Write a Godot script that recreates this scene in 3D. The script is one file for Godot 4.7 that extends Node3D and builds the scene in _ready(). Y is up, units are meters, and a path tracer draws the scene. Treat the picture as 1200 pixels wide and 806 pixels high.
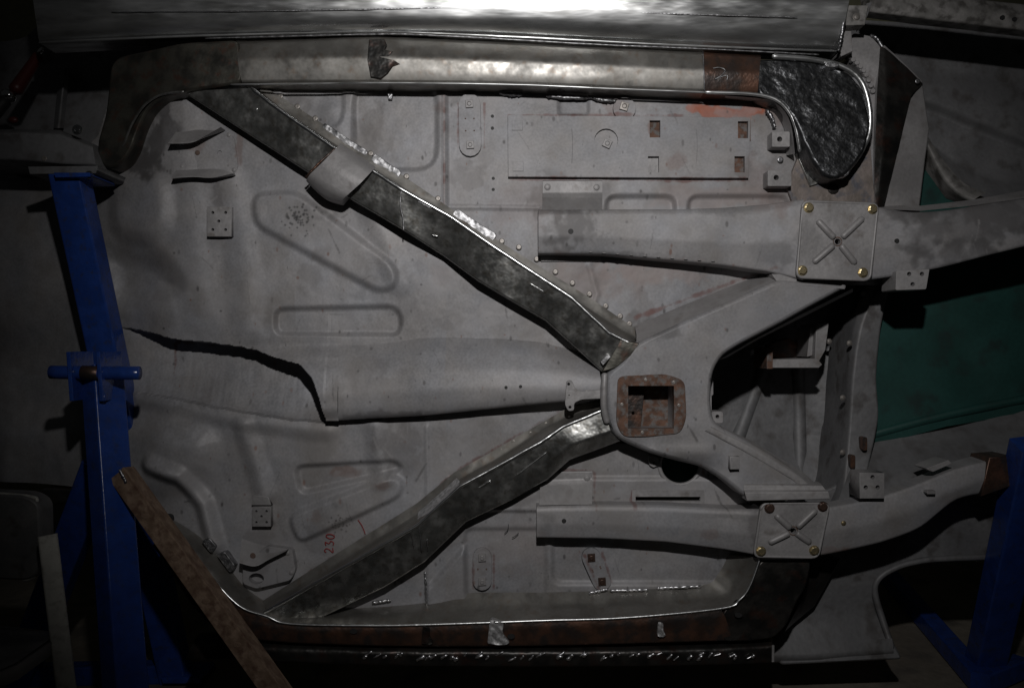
extends Node3D

# The picture plane: everything on the car is measured in photograph pixels (u, v) plus a depth z in metres
# in front of the floor pan; lp() turns that into metres. The camera stands 2 m off the pan, pitched down 6 degrees.
const DIST := 2.0
const PX := 0.002
const CAM_AT := Vector3(0, 1.1, 2.0)
var tilt := Basis(Vector3.RIGHT, deg_to_rad(-6.0))
var M := {}
var taken := {}
var origin := {}
var rng := RandomNumberGenerator.new()
var wob := FastNoiseLite.new()

func _ready():
	rng.seed = 7
	wob.seed = 11
	wob.frequency = 1.0
	wob.fractal_octaves = 3
	setup_view()
	make_materials()
	build_setting()
	build_car()
	build_stands()
	build_loose_things()

func setup_view():
	var cam := Camera3D.new()
	cam.name = "camera"
	cam.fov = rad_to_deg(2.0 * atan(806.0 * PX / 2.0 / DIST))
	cam.near = 0.05
	cam.far = 60.0
	cam.transform = Transform3D(tilt, CAM_AT)
	add_child(cam)
	var e := Environment.new()
	e.background_mode = Environment.BG_COLOR
	e.background_color = Color(0.062, 0.064, 0.064)
	e.tonemap_mode = Environment.TONE_MAPPER_LINEAR
	e.tonemap_exposure = 1.0
	e.sdfgi_enabled = true
	e.ssao_enabled = true
	e.ssil_enabled = true
	var we := WorldEnvironment.new()
	we.name = "environment"
	we.environment = e
	add_child(we)
	# the photographer's flash, held above the lens
	var fl := SpotLight3D.new()
	fl.name = "camera_flash"
	fl.light_color = Color(1.0, 0.99, 0.985)
	fl.light_energy = 2.0
	fl.light_size = 0.03
	fl.spot_range = 12.0
	fl.spot_attenuation = 2.0
	fl.spot_angle = 38.5
	fl.spot_angle_attenuation = 1.0
	fl.shadow_enabled = true
	add_child(fl)
	fl.look_at_from_position(to_world(Vector3(0.05, 0.78, 2.0)), to_world(lp(665, 235, 0.0)), Vector3.UP)

# ---------------------------------------------------------------- frames
func lp(u: float, v: float, z: float) -> Vector3:
	var k := (DIST - z) / DIST
	return Vector3((u - 600.0) * PX * k, (403.0 - v) * PX * k, z)

func to_world(p: Vector3) -> Vector3:
	return CAM_AT + tilt * (p - Vector3(0, 0, DIST))

func floor_z(u: float, v: float) -> float:
	# depth at which the ray through (u, v) meets the floor
	var d := tilt * Vector3((u - 600.0) * PX / DIST, (403.0 - v) * PX / DIST, -1.0)
	return DIST - CAM_AT.y / -d.y

func numbered(called: String) -> String:
	var n: int = taken.get(called, 0)
	taken[called] = n + 1
	return called if n == 0 else "%s_%03d" % [called, n]

func thing(called: String, label: String, category: String, at: Vector3, group := "") -> Node3D:
	var o := Node3D.new()
	o.name = numbered(called)
	add_child(o)
	o.transform = Transform3D(tilt, to_world(at))
	origin[o] = at
	o.set_meta("label", label)
	o.set_meta("category", category)
	if group: o.set_meta("group", group)
	return o

func origin_of(n: Node) -> Vector3:
	var x = n
	while x != null and not origin.has(x):
		x = x.get_parent()
	return origin[x] if x != null else Vector3.ZERO

# ---------------------------------------------------------------- meshes
# V is in picture-frame metres; normals are averaged over shared corners
func commit(called: String, parent: Node, mat: Material, V: PackedVector3Array, I: PackedInt32Array, face := true, colors := PackedColorArray()) -> MeshInstance3D:
	var N := PackedVector3Array()
	N.resize(V.size())
	var tz := 0.0
	for i in range(0, I.size(), 3):
		var n := (V[I[i + 2]] - V[I[i]]).cross(V[I[i + 1]] - V[I[i]])
		tz += n.z
		for k in 3: N[I[i + k]] += n
	if face and tz < 0.0:
		for i in range(0, I.size(), 3):
			var t := I[i + 1]
			I[i + 1] = I[i + 2]
			I[i + 2] = t
		for i in N.size(): N[i] = -N[i]
	for i in N.size(): N[i] = N[i].normalized() if N[i].length_squared() > 1e-24 else Vector3.BACK
	var o := origin_of(parent)
	var UV := PackedVector2Array()
	UV.resize(V.size())
	var W := PackedVector3Array()
	W.resize(V.size())
	for i in V.size():
		UV[i] = Vector2(V[i].x / 2.8 + 0.5, 0.5 - V[i].y / 1.88)
		W[i] = V[i] - o
	var a := []
	a.resize(Mesh.ARRAY_MAX)
	a[Mesh.ARRAY_VERTEX] = W
	a[Mesh.ARRAY_NORMAL] = N
	a[Mesh.ARRAY_TEX_UV] = UV
	if colors.size(): a[Mesh.ARRAY_COLOR] = colors
	a[Mesh.ARRAY_INDEX] = I
	var m := ArrayMesh.new()
	m.add_surface_from_arrays(Mesh.PRIMITIVE_TRIANGLES, a)
	m.surface_set_material(0, mat)
	var mi := MeshInstance3D.new()
	mi.name = called
	mi.mesh = m
	parent.add_child(mi, true)
	return mi

func curve(p0: Vector3, p1: Vector3, p2: Vector3, p3: Vector3, t: float) -> Vector3:
	return p1.cubic_interpolate(p2, p0, p3, t)

func resample(rail: Array, sub: int, smooth: bool) -> PackedVector3Array:
	var out := PackedVector3Array()
	for i in rail.size() - 1:
		for k in sub:
			var t := float(k) / sub
			if smooth:
				out.append(curve(rail[maxi(i - 1, 0)], rail[i], rail[i + 1], rail[mini(i + 2, rail.size() - 1)], t))
			else:
				out.append(rail[i].lerp(rail[i + 1], t))
	out.append(rail[rail.size() - 1])
	return out

# a sheet spanned between rails; each rail is a list of (u, v, z), all of the same length.
# skirt: depth of a return wall dropped from the last rail; head: the same from the first
func loft(called: String, parent: Node, mat: Material, rails: Array, o := {}) -> MeshInstance3D:
	var sub: int = o.get("sub", 6)
	var smooth: bool = o.get("smooth", false)
	var r: float = o.get("round", 0.004)
	var amp: float = o.get("wobble", 0.0)
	var fr: float = o.get("freq", 12.0)
	var cols := []
	for rail in rails: cols.append(resample(rail, sub, smooth))
	var ns: int = cols[0].size()
	var V := PackedVector3Array()
	var nc := 0
	var across: int = o.get("across", 1)
	for s in ns:
		var c := PackedVector3Array()
		if o.has("head"):
			var q0 := lp(cols[0][s].x, cols[0][s].y, cols[0][s].z)
			c.append(Vector3(q0.x, q0.y, o.head))
		for k in cols.size():
			c.append(lp(cols[k][s].x, cols[k][s].y, cols[k][s].z))
		if o.has("skirt"):
			var q := c[c.size() - 1]
			c.append(Vector3(q.x, q.y, o.skirt))
		var d := PackedVector3Array()
		d.append(c[0])
		for k in range(1, c.size() - 1):
			var l0 := c[k].distance_to(c[k - 1])
			var l1 := c[k].distance_to(c[k + 1])
			var a := c[k].move_toward(c[k - 1], minf(r, l0 * 0.4))
			var b := c[k].move_toward(c[k + 1], minf(r, l1 * 0.4))
			d.append(a)
			d.append(a.lerp(c[k], 0.6).lerp(c[k].lerp(b, 0.4), 0.5))
			d.append(b)
		d.append(c[c.size() - 1])
		if across > 1:
			var f := PackedVector3Array()
			for k in d.size() - 1:
				var parts := across if d[k].distance_to(d[k + 1]) > r * 2.5 else 1
				if s == 0 and not o.has("_cuts"): o["_cuts"] = []
				if s == 0: o["_cuts"].append(parts)
				parts = o["_cuts"][k]
				for j in parts: f.append(d[k].lerp(d[k + 1], float(j) / parts))
			f.append(d[d.size() - 1])
			d = f
		nc = d.size()
		for p in d:
			if amp > 0.0: p.z += amp * wob.get_noise_3d(p.x * fr, p.y * fr, p.z * fr + 3.0)
			V.append(p)
	var I := PackedInt32Array()
	for s in ns - 1:
		for k in nc - 1:
			var a := s * nc + k
			I.append_array([a, a + 1, a + nc, a + 1, a + nc + 1, a + nc])
	if o.get("caps", true):
		for s in [0, ns - 1]:
			if nc < 3: continue
			var pts := PackedVector2Array()
			var base := V.size()
			var dir := V[s * nc + nc - 1] - V[s * nc]
			dir.z = 0
			dir = dir.normalized() if dir.length() > 1e-6 else Vector3.UP
			for k in nc:
				pts.append(Vector2((V[s * nc + k] - V[s * nc]).dot(dir), V[s * nc + k].z))
				V.append(V[s * nc + k])
			var tri := Geometry2D.triangulate_polygon(pts)
			for t in tri: I.append(base + t)
	return commit(called, parent, mat, V, I)

func poly(list: Array) -> PackedVector2Array:
	var p := PackedVector2Array()
	for i in range(0, list.size(), 2): p.append(Vector2(list[i], list[i + 1]))
	return p

func disc(u: float, v: float, r: float, n := 14, ry := -1.0) -> PackedVector2Array:
	var p := PackedVector2Array()
	for i in n: p.append(Vector2(u + cos(TAU * i / n) * r, v + sin(TAU * i / n) * (r if ry < 0 else ry)))
	return p

func rect(u0: float, v0: float, u1: float, v1: float) -> PackedVector2Array:
	return PackedVector2Array([Vector2(u0, v0), Vector2(u1, v0), Vector2(u1, v1), Vector2(u0, v1)])

func round_poly(p: PackedVector2Array, r: float, seg := 4) -> PackedVector2Array:
	var out := PackedVector2Array()
	var n := p.size()
	for i in n:
		var a := p[(i + n - 1) % n]
		var b := p[i]
		var c := p[(i + 1) % n]
		var q := b.move_toward(a, minf(r, b.distance_to(a) * 0.45))
		var s := b.move_toward(c, minf(r, b.distance_to(c) * 0.45))
		for k in seg + 1:
			var t := float(k) / seg
			out.append(q.lerp(b, t).lerp(b.lerp(s, t), t))
	return out

func signed_area(p: PackedVector2Array) -> float:
	var a := 0.0
	for i in p.size(): a += p[i].cross(p[(i + 1) % p.size()])
	return a / 2.0

func inset(p: PackedVector2Array, d: float) -> PackedVector2Array:
	var out := PackedVector2Array()
	var n := p.size()
	var s := 1.0 if signed_area(p) > 0 else -1.0
	for i in n:
		var e0 := (p[i] - p[(i + n - 1) % n]).normalized()
		var e1 := (p[(i + 1) % n] - p[i]).normalized()
		var n0 := Vector2(-e0.y, e0.x) * s
		var n1 := Vector2(-e1.y, e1.x) * s
		var b := n0 + n1
		var k := clampf(2.0 / maxf(b.length_squared(), 0.2), 0.5, 2.2)
		out.append(p[i] + b * 0.5 * d * k)
	return out

# a plate of real thickness: outline and holes in pixels as seen at its front depth z1, reaching back to z0
func slab(called: String, parent: Node, mat: Material, outline: PackedVector2Array, z0: float, z1: float, o := {}) -> MeshInstance3D:
	var bev: float = o.get("bevel", 0.002)
	var bz: float = o.get("bevel_z", bev)
	var steps: int = o.get("steps", 3)
	var warp = o.get("warp")
	var flat := PackedVector2Array()
	for q in outline:
		var w := lp(q.x, q.y, z1)
		flat.append(Vector2(w.x, w.y))
	var holes := []
	for h in o.get("holes", []):
		var f := PackedVector2Array()
		for q in h:
			var w := lp(q.x, q.y, z1)
			f.append(Vector2(w.x, w.y))
		holes.append(f)
	var V := PackedVector3Array()
	var I := PackedInt32Array()
	var n := flat.size()
	var s := 1.0 if signed_area(flat) > 0 else -1.0
	var rings := [[flat, z0], [flat, z1 - bz]]
	for k in range(1, steps + 1):
		var t := PI / 2.0 * k / steps
		rings.append([inset(flat, bev * (1.0 - cos(t))), z1 - bz * (1.0 - sin(t))])
	for rg in rings:
		for q in rg[0]: V.append(Vector3(q.x, q.y, rg[1]))
	for k in rings.size() - 1:
		for i in n:
			var a := k * n + i
			var b := k * n + (i + 1) % n
			if s > 0: I.append_array([a, a + n, b, b, a + n, b + n])
			else: I.append_array([a, b, a + n, b, b + n, a + n])
	var cap: PackedVector2Array = rings[rings.size() - 1][0]
	cap_fill(V, I, cap, holes, z1, o.get("cell", 0.0), s)
	for h in holes:
		var hs := 1.0 if signed_area(h) > 0 else -1.0
		var b0 := V.size()
		for q in h: V.append(Vector3(q.x, q.y, z1))
		for q in h: V.append(Vector3(q.x, q.y, z0))
		var m: int = h.size()
		for i in m:
			var j := (i + 1) % m
			if hs > 0: I.append_array([b0 + i, b0 + m + i, b0 + j, b0 + j, b0 + m + i, b0 + m + j])
			else: I.append_array([b0 + i, b0 + j, b0 + m + i, b0 + j, b0 + m + j, b0 + m + i])
	if warp:
		for i in V.size(): V[i] = warp.call(V[i])
	return commit(called, parent, mat, V, I, false)

func cap_fill(V: PackedVector3Array, I: PackedInt32Array, cap: PackedVector2Array, holes: Array, z: float, cell: float, _s: float):
	var pieces := [cap]
	if holes.size() or cell > 0.0:
		var lo := cap[0]
		var hi := cap[0]
		for q in cap:
			lo = lo.min(q)
			hi = hi.max(q)
		var xs := [lo.x - 0.01]
		for h in holes:
			var c := Vector2.ZERO
			for q in h: c += q
			xs.append(c.x / h.size())
		if cell > 0.0:
			var x := lo.x + cell
			while x < hi.x:
				xs.append(x)
				x += cell
		xs.append(hi.x + 0.01)
		xs.sort()
		var ys := [lo.y - 0.01]
		if cell > 0.0:
			var y := lo.y + cell
			while y < hi.y:
				ys.append(y)
				y += cell
		ys.append(hi.y + 0.01)
		pieces = []
		for i in xs.size() - 1:
			if xs[i + 1] - xs[i] < 1e-6: continue
			for j in ys.size() - 1:
				var slice := PackedVector2Array([Vector2(xs[i], ys[j]), Vector2(xs[i + 1], ys[j]), Vector2(xs[i + 1], ys[j + 1]), Vector2(xs[i], ys[j + 1])])
				var got: Array = []
				got.append_array(Geometry2D.intersect_polygons(cap, slice))
				for h in holes:
					var nxt := []
					for g in got: nxt.append_array(Geometry2D.clip_polygons(g, h))
					got = nxt
				pieces.append_array(got)
	var seen := {}
	for p in pieces:
		var tri := Geometry2D.triangulate_polygon(p)
		var ids := PackedInt32Array()
		for q in p:
			var key := Vector2i((q * 100000.0).round())
			if not seen.has(key):
				seen[key] = V.size()
				V.append(Vector3(q.x, q.y, z))
			ids.append(seen[key])
		for t in range(0, tri.size(), 3):
			var a := ids[tri[t]]
			var b := ids[tri[t + 1]]
			var c := ids[tri[t + 2]]
			if (V[c] - V[a]).cross(V[b] - V[a]).z < 0:
				I.append_array([a, c, b])
			else:
				I.append_array([a, b, c])

# a round bar along pixel points, each (u, v, z); beads: uneven weld metal
func tube(called: String, parent: Node, mat: Material, path: Array, radius: float, o := {}) -> MeshInstance3D:
	var sub: int = o.get("sub", 6)
	var n: int = o.get("sides", 7)
	var bead: float = o.get("bead", 0.0)
	var p := resample(path, sub, o.get("smooth", true))
	var c := PackedVector3Array()
	for q in p: c.append(lp(q.x, q.y, q.z))
	var V := PackedVector3Array()
	var I := PackedInt32Array()
	for i in c.size():
		var d := (c[mini(i + 1, c.size() - 1)] - c[maxi(i - 1, 0)]).normalized()
		var side := d.cross(Vector3.BACK if absf(d.z) < 0.9 else Vector3.UP).normalized()
		var up := side.cross(d)
		var r := radius
		if o.has("taper"): r = lerpf(radius, o.taper, float(i) / (c.size() - 1))
		if (i == 0 or i == c.size() - 1) and not o.get("flat", false): r *= 0.55
		for k in n:
			var rr := r * (1.0 + bead * wob.get_noise_3d(c[i].x * 160.0, c[i].y * 160.0, k * 1.7))
			V.append(c[i] + (side * cos(TAU * k / n) + up * sin(TAU * k / n)) * rr)
	for i in c.size() - 1:
		for k in n:
			var a := i * n + k
			var b := i * n + (k + 1) % n
			I.append_array([a, a + n, b, b, a + n, b + n])
	for e in [0, c.size() - 1]:
		var b0 := V.size()
		V.append(c[e])
		for k in n:
			var a: int = e * n + k
			var b: int = e * n + (k + 1) % n
			if e == 0: I.append_array([b0, a, b])
			else: I.append_array([b0, b, a])
	return commit(called, parent, mat, V, I, false)

# square tube between two points (picture-frame metres), w across, d deep
func beam(called: String, parent: Node, mat: Material, a: Vector3, b: Vector3, w: float, d: float, o := {}) -> MeshInstance3D:
	var along := (b - a).normalized()
	var side := along.cross(o.get("facing", Vector3.BACK)).normalized()
	var up := side.cross(along).normalized()
	var r: float = o.get("round", 0.006)
	var cs := PackedVector2Array()
	cs = round_poly(PackedVector2Array([Vector2(-w / 2, -d / 2), Vector2(w / 2, -d / 2), Vector2(w / 2, d / 2), Vector2(-w / 2, d / 2)]), r, 3)
	var n := cs.size()
	var V := PackedVector3Array()
	var I := PackedInt32Array()
	var steps: int = o.get("steps", 1)
	for s in steps + 1:
		for q in cs: V.append(a.lerp(b, float(s) / steps) + side * q.x + up * q.y)
	for s in steps:
		for k in n:
			var i := s * n + k
			var j := s * n + (k + 1) % n
			I.append_array([i, i + n, j, j, i + n, j + n])
	for e in [0, steps]:
		var b0 := V.size()
		for q in cs: V.append((b if e else a) + side * q.x + up * q.y)
		for k in range(1, n - 1):
			if e: I.append_array([b0, b0 + k + 1, b0 + k])
			else: I.append_array([b0, b0 + k, b0 + k + 1])
	# turn outward
	var mid := (a + b) / 2.0
	var sgn := 0.0
	for i in range(0, I.size(), 3):
		var nn := (V[I[i + 2]] - V[I[i]]).cross(V[I[i + 1]] - V[I[i]])
		sgn += nn.dot(V[I[i]] - mid)
	if sgn < 0:
		for i in range(0, I.size(), 3):
			var t := I[i + 1]
			I[i + 1] = I[i + 2]
			I[i + 2] = t
	return commit(called, parent, mat, V, I, false)

var head_meshes := {}
# bolt and nut heads share three meshes: a domed disc, a hexagon and a square with a stud
func head_mesh(kind: String) -> ArrayMesh:
	if head_meshes.has(kind): return head_meshes[kind]
	var st := SurfaceTool.new()
	st.begin(Mesh.PRIMITIVE_TRIANGLES)
	var prof := []
	var n := 16
	if kind == "dome": prof = [[1.25, 0.0, 0], [1.25, 0.12, 0], [1.0, 0.16, 0], [0.98, 0.45, 0], [0.8, 0.62, 0], [0.4, 0.72, 0], [0.0, 0.74, 0]]
	elif kind == "hex":
		n = 12
		prof = [[1.35, 0.0, 0], [1.35, 0.15, 0], [1.0, 0.16, 6], [1.0, 0.7, 6], [0.85, 0.82, 0], [0.5, 0.82, 0], [0.45, 0.75, 0], [0.0, 0.75, 0]]
	elif kind == "square":
		n = 16
		prof = [[1.0, 0.0, 4], [1.0, 0.55, 4], [0.92, 0.68, 4], [0.55, 0.7, 0], [0.52, 0.95, 0], [0.4, 1.0, 0], [0.36, 0.8, 0], [0.0, 0.8, 0]]
	elif kind == "nugget":
		n = 10
		prof = [[1.0, 0.0, 0], [0.92, 0.3, 0], [0.6, 0.55, 0], [0.25, 0.45, 0], [0.0, 0.4, 0]]
	for k in prof.size() - 1:
		for i in n:
			var q := []
			for c in [[k, i], [k, i + 1], [k + 1, i], [k + 1, i + 1]]:
				var pr = prof[c[0]]
				var a := TAU * float(c[1] % n) / n
				var r: float = pr[0]
				if pr[2] > 0:
					var sec: float = TAU / pr[2]
					r *= cos(sec / 2.0) / cos(fposmod(a, sec) - sec / 2.0) * (1.25 if pr[2] == 4 else 1.1)
				q.append(Vector3(cos(a) * r, sin(a) * r, pr[1]))
			st.set_smooth_group(-1 if kind != "nugget" else 0)
			for t in [q[0], q[2], q[1], q[1], q[2], q[3]]: st.add_vertex(t)
	st.generate_normals()
	head_meshes[kind] = st.commit()
	return head_meshes[kind]

func bolt(parent: Node, u: float, v: float, z: float, r_px: float, kind := "dome", mat: Material = null, called := "bolt", turn := 0.0) -> MeshInstance3D:
	var mi := MeshInstance3D.new()
	mi.name = called
	mi.mesh = head_mesh(kind)
	mi.material_override = mat if mat else M.primer
	parent.add_child(mi, true)
	var r := r_px * PX * (DIST - z) / DIST
	mi.transform = Transform3D(Basis(Vector3.BACK, turn).scaled(Vector3(r, r, r * (0.35 if kind == "nugget" else 0.8))), lp(u, v, z) - origin_of(parent))
	return mi

# ---------------------------------------------------------------- materials
func noise_bytes(seed_: int, freq: float, size: int, octaves := 4, kind := FastNoiseLite.TYPE_SIMPLEX_SMOOTH) -> PackedByteArray:
	var f := FastNoiseLite.new()
	f.seed = seed_
	f.frequency = freq
	f.noise_type = kind
	f.fractal_octaves = octaves
	if kind == FastNoiseLite.TYPE_CELLULAR: f.fractal_type = FastNoiseLite.FRACTAL_NONE
	var im := f.get_seamless_image(size, size)
	im.convert(Image.FORMAT_L8)
	return im.get_data()

func tex_of(bytes: PackedByteArray, size: int, fmt: Image.Format) -> ImageTexture:
	var im := Image.create_from_data(size, size, false, fmt, bytes)
	return ImageTexture.create_from_image(im)

func normal_tex(bytes: PackedByteArray, size: int, strength: float) -> ImageTexture:
	var im := Image.create_from_data(size, size, false, Image.FORMAT_L8, bytes)
	im.convert(Image.FORMAT_RGBA8)
	im.bump_map_to_normal_map(strength)
	return ImageTexture.create_from_image(im)

# two-noise blend of three linear colours -> tile
func tile(seed_: int, a: Color, b: Color, c: Color, f1: float, f2: float, cut: float, size := 512) -> ImageTexture:
	var n1 := noise_bytes(seed_, f1, size, 5)
	var n2 := noise_bytes(seed_ + 1, f2, size, 5)
	var n3 := noise_bytes(seed_ + 2, 0.12, size, 2)
	var out := PackedByteArray()
	out.resize(size * size * 3)
	var table := []
	for i in 256: table.append(a.lerp(b, smoothstep(0.25, 0.75, i / 255.0)))
	for i in size * size:
		var col: Color = table[n1[i]]
		var t := 0.85 * smoothstep(cut - 0.12, cut + 0.3, n2[i] / 255.0 + 0.18 * (n3[i] / 255.0 - 0.5))
		if t > 0.0: col = col.lerp(c, t)
		var g := 0.88 + 0.24 * n3[i] / 255.0
		out[i * 3] = int(clampf(pow(col.r * g, 0.4545), 0, 1) * 255)
		out[i * 3 + 1] = int(clampf(pow(col.g * g, 0.4545), 0, 1) * 255)
		out[i * 3 + 2] = int(clampf(pow(col.b * g, 0.4545), 0, 1) * 255)
	return tex_of(out, size, Image.FORMAT_RGB8)

func std(albedo, rough: float, metal := 0.0, o := {}) -> StandardMaterial3D:
	var m := StandardMaterial3D.new()
	if albedo is Texture2D: m.albedo_texture = albedo
	else: m.albedo_color = albedo.linear_to_srgb()
	m.roughness = rough
	m.metallic = metal
	m.metallic_specular = o.get("spec", 0.5)
	if o.has("normal"):
		m.normal_enabled = true
		m.normal_texture = o.normal
		m.normal_scale = o.get("bump", 1.0)
	if o.has("rough_tex"):
		m.roughness_texture = o.rough_tex
		m.roughness_texture_channel = BaseMaterial3D.TEXTURE_CHANNEL_RED
	if o.has("metal_tex"):
		m.metallic_texture = o.metal_tex
		m.metallic_texture_channel = BaseMaterial3D.TEXTURE_CHANNEL_RED
	if o.has("scale"):
		m.uv1_triplanar = true
		m.uv1_scale = Vector3.ONE * o.scale
		if o.has("stretch"): m.uv1_scale = Vector3(0.35, 2.2, 2.2) * o.scale
	return m

func make_materials():
	var soft := noise_bytes(21, 0.012, 512, 4)
	var fine := noise_bytes(22, 0.05, 512, 4)
	var wavy := normal_tex(soft, 512, 5.0)
	var grain := normal_tex(fine, 512, 1.6)
	var pits := normal_tex(noise_bytes(25, 0.035, 512, 3, FastNoiseLite.TYPE_CELLULAR), 512, 5.0)
	var crinkle := normal_tex(noise_bytes(26, 0.022, 512, 3), 512, 16.0)
	# roughness maps
	var r1 := PackedByteArray()
	r1.resize(512 * 512)
	var blotch := noise_bytes(31, 0.008, 512, 5)
	for i in 512 * 512:
		r1[i] = int(clampf(0.55 + (blotch[i] - 128) / 255.0 * 0.55 + (fine[i] - 128) / 255.0 * 0.25, 0.22, 1.0) * 255)
	var rough_tex := tex_of(r1, 512, Image.FORMAT_L8)
	M.primer = std(car_map(), 0.55, 0.16, {"spec": 0.45, "normal": map_normal, "bump": 0.08})
	M.primer_tile = std(tile(40, Color(0.27, 0.262, 0.262), Color(0.37, 0.36, 0.36), Color(0.17, 0.15, 0.14), 0.01, 0.02, 0.68), 0.52, 0.2, {"scale": 1.6, "spec": 0.55, "normal": grain, "bump": 0.3})
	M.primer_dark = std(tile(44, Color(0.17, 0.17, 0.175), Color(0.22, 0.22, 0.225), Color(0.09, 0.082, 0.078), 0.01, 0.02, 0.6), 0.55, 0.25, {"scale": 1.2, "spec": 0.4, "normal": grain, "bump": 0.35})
	M.steel = std(tile(50, Color(0.22, 0.223, 0.214), Color(0.42, 0.42, 0.405), Color(0.15, 0.135, 0.11), 0.022, 0.035, 0.6), 0.58, 0.85, {"scale": 2.3, "rough_tex": rough_tex, "normal": wavy, "bump": 0.5})
	M.sill_steel = std(tile(53, Color(0.25, 0.24, 0.22), Color(0.33, 0.32, 0.3), Color(0.2, 0.145, 0.105), 0.01, 0.03, 0.72), 0.8, 0.75, {"scale": 1.7, "rough_tex": rough_tex, "normal": wavy, "bump": 0.1})
	M.bright_steel = std(tile(56, Color(0.55, 0.56, 0.56), Color(0.72, 0.73, 0.73), Color(0.3, 0.3, 0.29), 0.012, 0.02, 0.58), 0.6, 0.86, {"scale": 1.4, "stretch": true, "rough_tex": rough_tex, "normal": wavy, "bump": 0.28})
	M.ground = std(tile(57, Color(0.2, 0.2, 0.205), Color(0.5, 0.5, 0.51), Color(0.12, 0.12, 0.12), 0.03, 0.04, 0.6), 0.46, 0.95, {"scale": 4.0, "normal": pits, "bump": 0.35})
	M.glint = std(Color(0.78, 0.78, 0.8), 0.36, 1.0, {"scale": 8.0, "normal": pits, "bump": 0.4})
	M.bare = std(tile(58, Color(0.5, 0.5, 0.5), Color(0.85, 0.85, 0.86), Color(0.25, 0.25, 0.25), 0.04, 0.05, 0.6), 0.5, 0.8, {"scale": 4.0, "normal": pits, "bump": 0.25})
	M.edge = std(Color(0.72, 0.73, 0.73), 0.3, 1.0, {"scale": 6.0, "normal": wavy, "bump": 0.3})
	M.weld = std(Color(0.3, 0.3, 0.31), 0.38, 0.95, {"scale": 14.0, "normal": pits, "bump": 0.5})
	M.hammered = std(tile(59, Color(0.045, 0.047, 0.05), Color(0.11, 0.113, 0.118), Color(0.08, 0.08, 0.08), 0.02, 0.03, 0.6), 0.38, 0.85, {"scale": 6.0, "normal": crinkle, "bump": 0.2})
	M.burnt = std(tile(62, Color(0.018, 0.018, 0.017), Color(0.05, 0.047, 0.043), Color(0.06, 0.028, 0.02), 0.012, 0.016, 0.66), 0.36, 0.6, {"scale": 2.2, "normal": wavy, "bump": 0.6})
	M.elbow = std(tile(63, Color(0.04, 0.039, 0.034), Color(0.1, 0.096, 0.08), Color(0.1, 0.05, 0.035), 0.012, 0.02, 0.66), 0.4, 0.6, {"scale": 2.4, "normal": wavy, "bump": 0.35})
	M.scorched = std(tile(65, Color(0.2, 0.17, 0.15), Color(0.27, 0.23, 0.21), Color(0.1, 0.11, 0.14), 0.014, 0.02, 0.58), 0.5, 0.3, {"scale": 2.2, "normal": grain, "bump": 0.4})
	M.rust_steel = std(tile(68, Color(0.085, 0.05, 0.036), Color(0.17, 0.085, 0.055), Color(0.045, 0.045, 0.045), 0.012, 0.012, 0.48), 0.42, 0.6, {"scale": 2.5, "normal": grain, "bump": 0.6})
	M.rust = std(tile(71, Color(0.095, 0.05, 0.032), Color(0.17, 0.088, 0.056), Color(0.17, 0.166, 0.162), 0.016, 0.02, 0.52), 0.8, 0.05, {"scale": 4.0, "normal": grain, "bump": 0.8})
	M.red_oxide = std(tile(74, Color(0.42, 0.12, 0.06), Color(0.5, 0.18, 0.09), Color(0.16, 0.1, 0.08), 0.03, 0.03, 0.55), 0.7, 0.0, {"scale": 5.0})
	M.rusty_bar = std(tile(77, Color(0.15, 0.095, 0.06), Color(0.26, 0.18, 0.125), Color(0.08, 0.035, 0.02), 0.014, 0.02, 0.56), 0.85, 0.0, {"scale": 3.5, "normal": grain, "bump": 1.0})
	M.blue = std(tile(80, Color(0.012, 0.044, 0.22), Color(0.018, 0.06, 0.29), Color(0.035, 0.04, 0.06), 0.012, 0.03, 0.66), 0.45, 0.0, {"scale": 2.6, "rough_tex": rough_tex, "normal": grain, "bump": 0.35})
	M.green = std(tile(83, Color(0.009, 0.05, 0.042), Color(0.013, 0.065, 0.056), Color(0.012, 0.026, 0.024), 0.008, 0.014, 0.66), 0.5, 0.0, {"scale": 1.2})
	M.brass = std(Color(0.55, 0.46, 0.28), 0.35, 0.9, {"scale": 20.0, "normal": grain, "bump": 0.5})
	M.dull_bolt = std(Color(0.28, 0.26, 0.24), 0.45, 0.6, {"scale": 20.0, "normal": grain, "bump": 0.5})
	M.chrome = std(Color(0.75, 0.75, 0.76), 0.12, 1.0)
	M.red_plastic = std(Color(0.075, 0.011, 0.009), 0.45)
	M.rubber_and_hole_black = std(Color(0.02, 0.02, 0.02), 0.6)  # rubber, and the painted dark of hole discs
	M.dirty_white = std(tile(86, Color(0.19, 0.185, 0.175), Color(0.28, 0.27, 0.26), Color(0.05, 0.045, 0.04), 0.014, 0.02, 0.52), 0.65, 0.0, {"scale": 2.4})
	M.concrete = std(tile(89, Color(0.15, 0.13, 0.105), Color(0.22, 0.195, 0.16), Color(0.09, 0.08, 0.07), 0.006, 0.012, 0.62), 0.85, 0.0, {"scale": 0.8, "normal": grain, "bump": 0.5})
	M.wall = std(tile(92, Color(0.32, 0.31, 0.2), Color(0.36, 0.35, 0.23), Color(0.24, 0.23, 0.16), 0.006, 0.01, 0.7), 0.85, 0.0, {"scale": 0.5})
	M.chair_grey = std(tile(95, Color(0.14, 0.14, 0.14), Color(0.19, 0.185, 0.18), Color(0.08, 0.07, 0.06), 0.01, 0.016, 0.66), 0.55, 0.1, {"scale": 2.0})
	M.chair_frame = std(tile(98, Color(0.45, 0.44, 0.4), Color(0.55, 0.54, 0.49), Color(0.12, 0.1, 0.08), 0.014, 0.02, 0.7), 0.5, 0.2, {"scale": 3.0})
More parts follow.
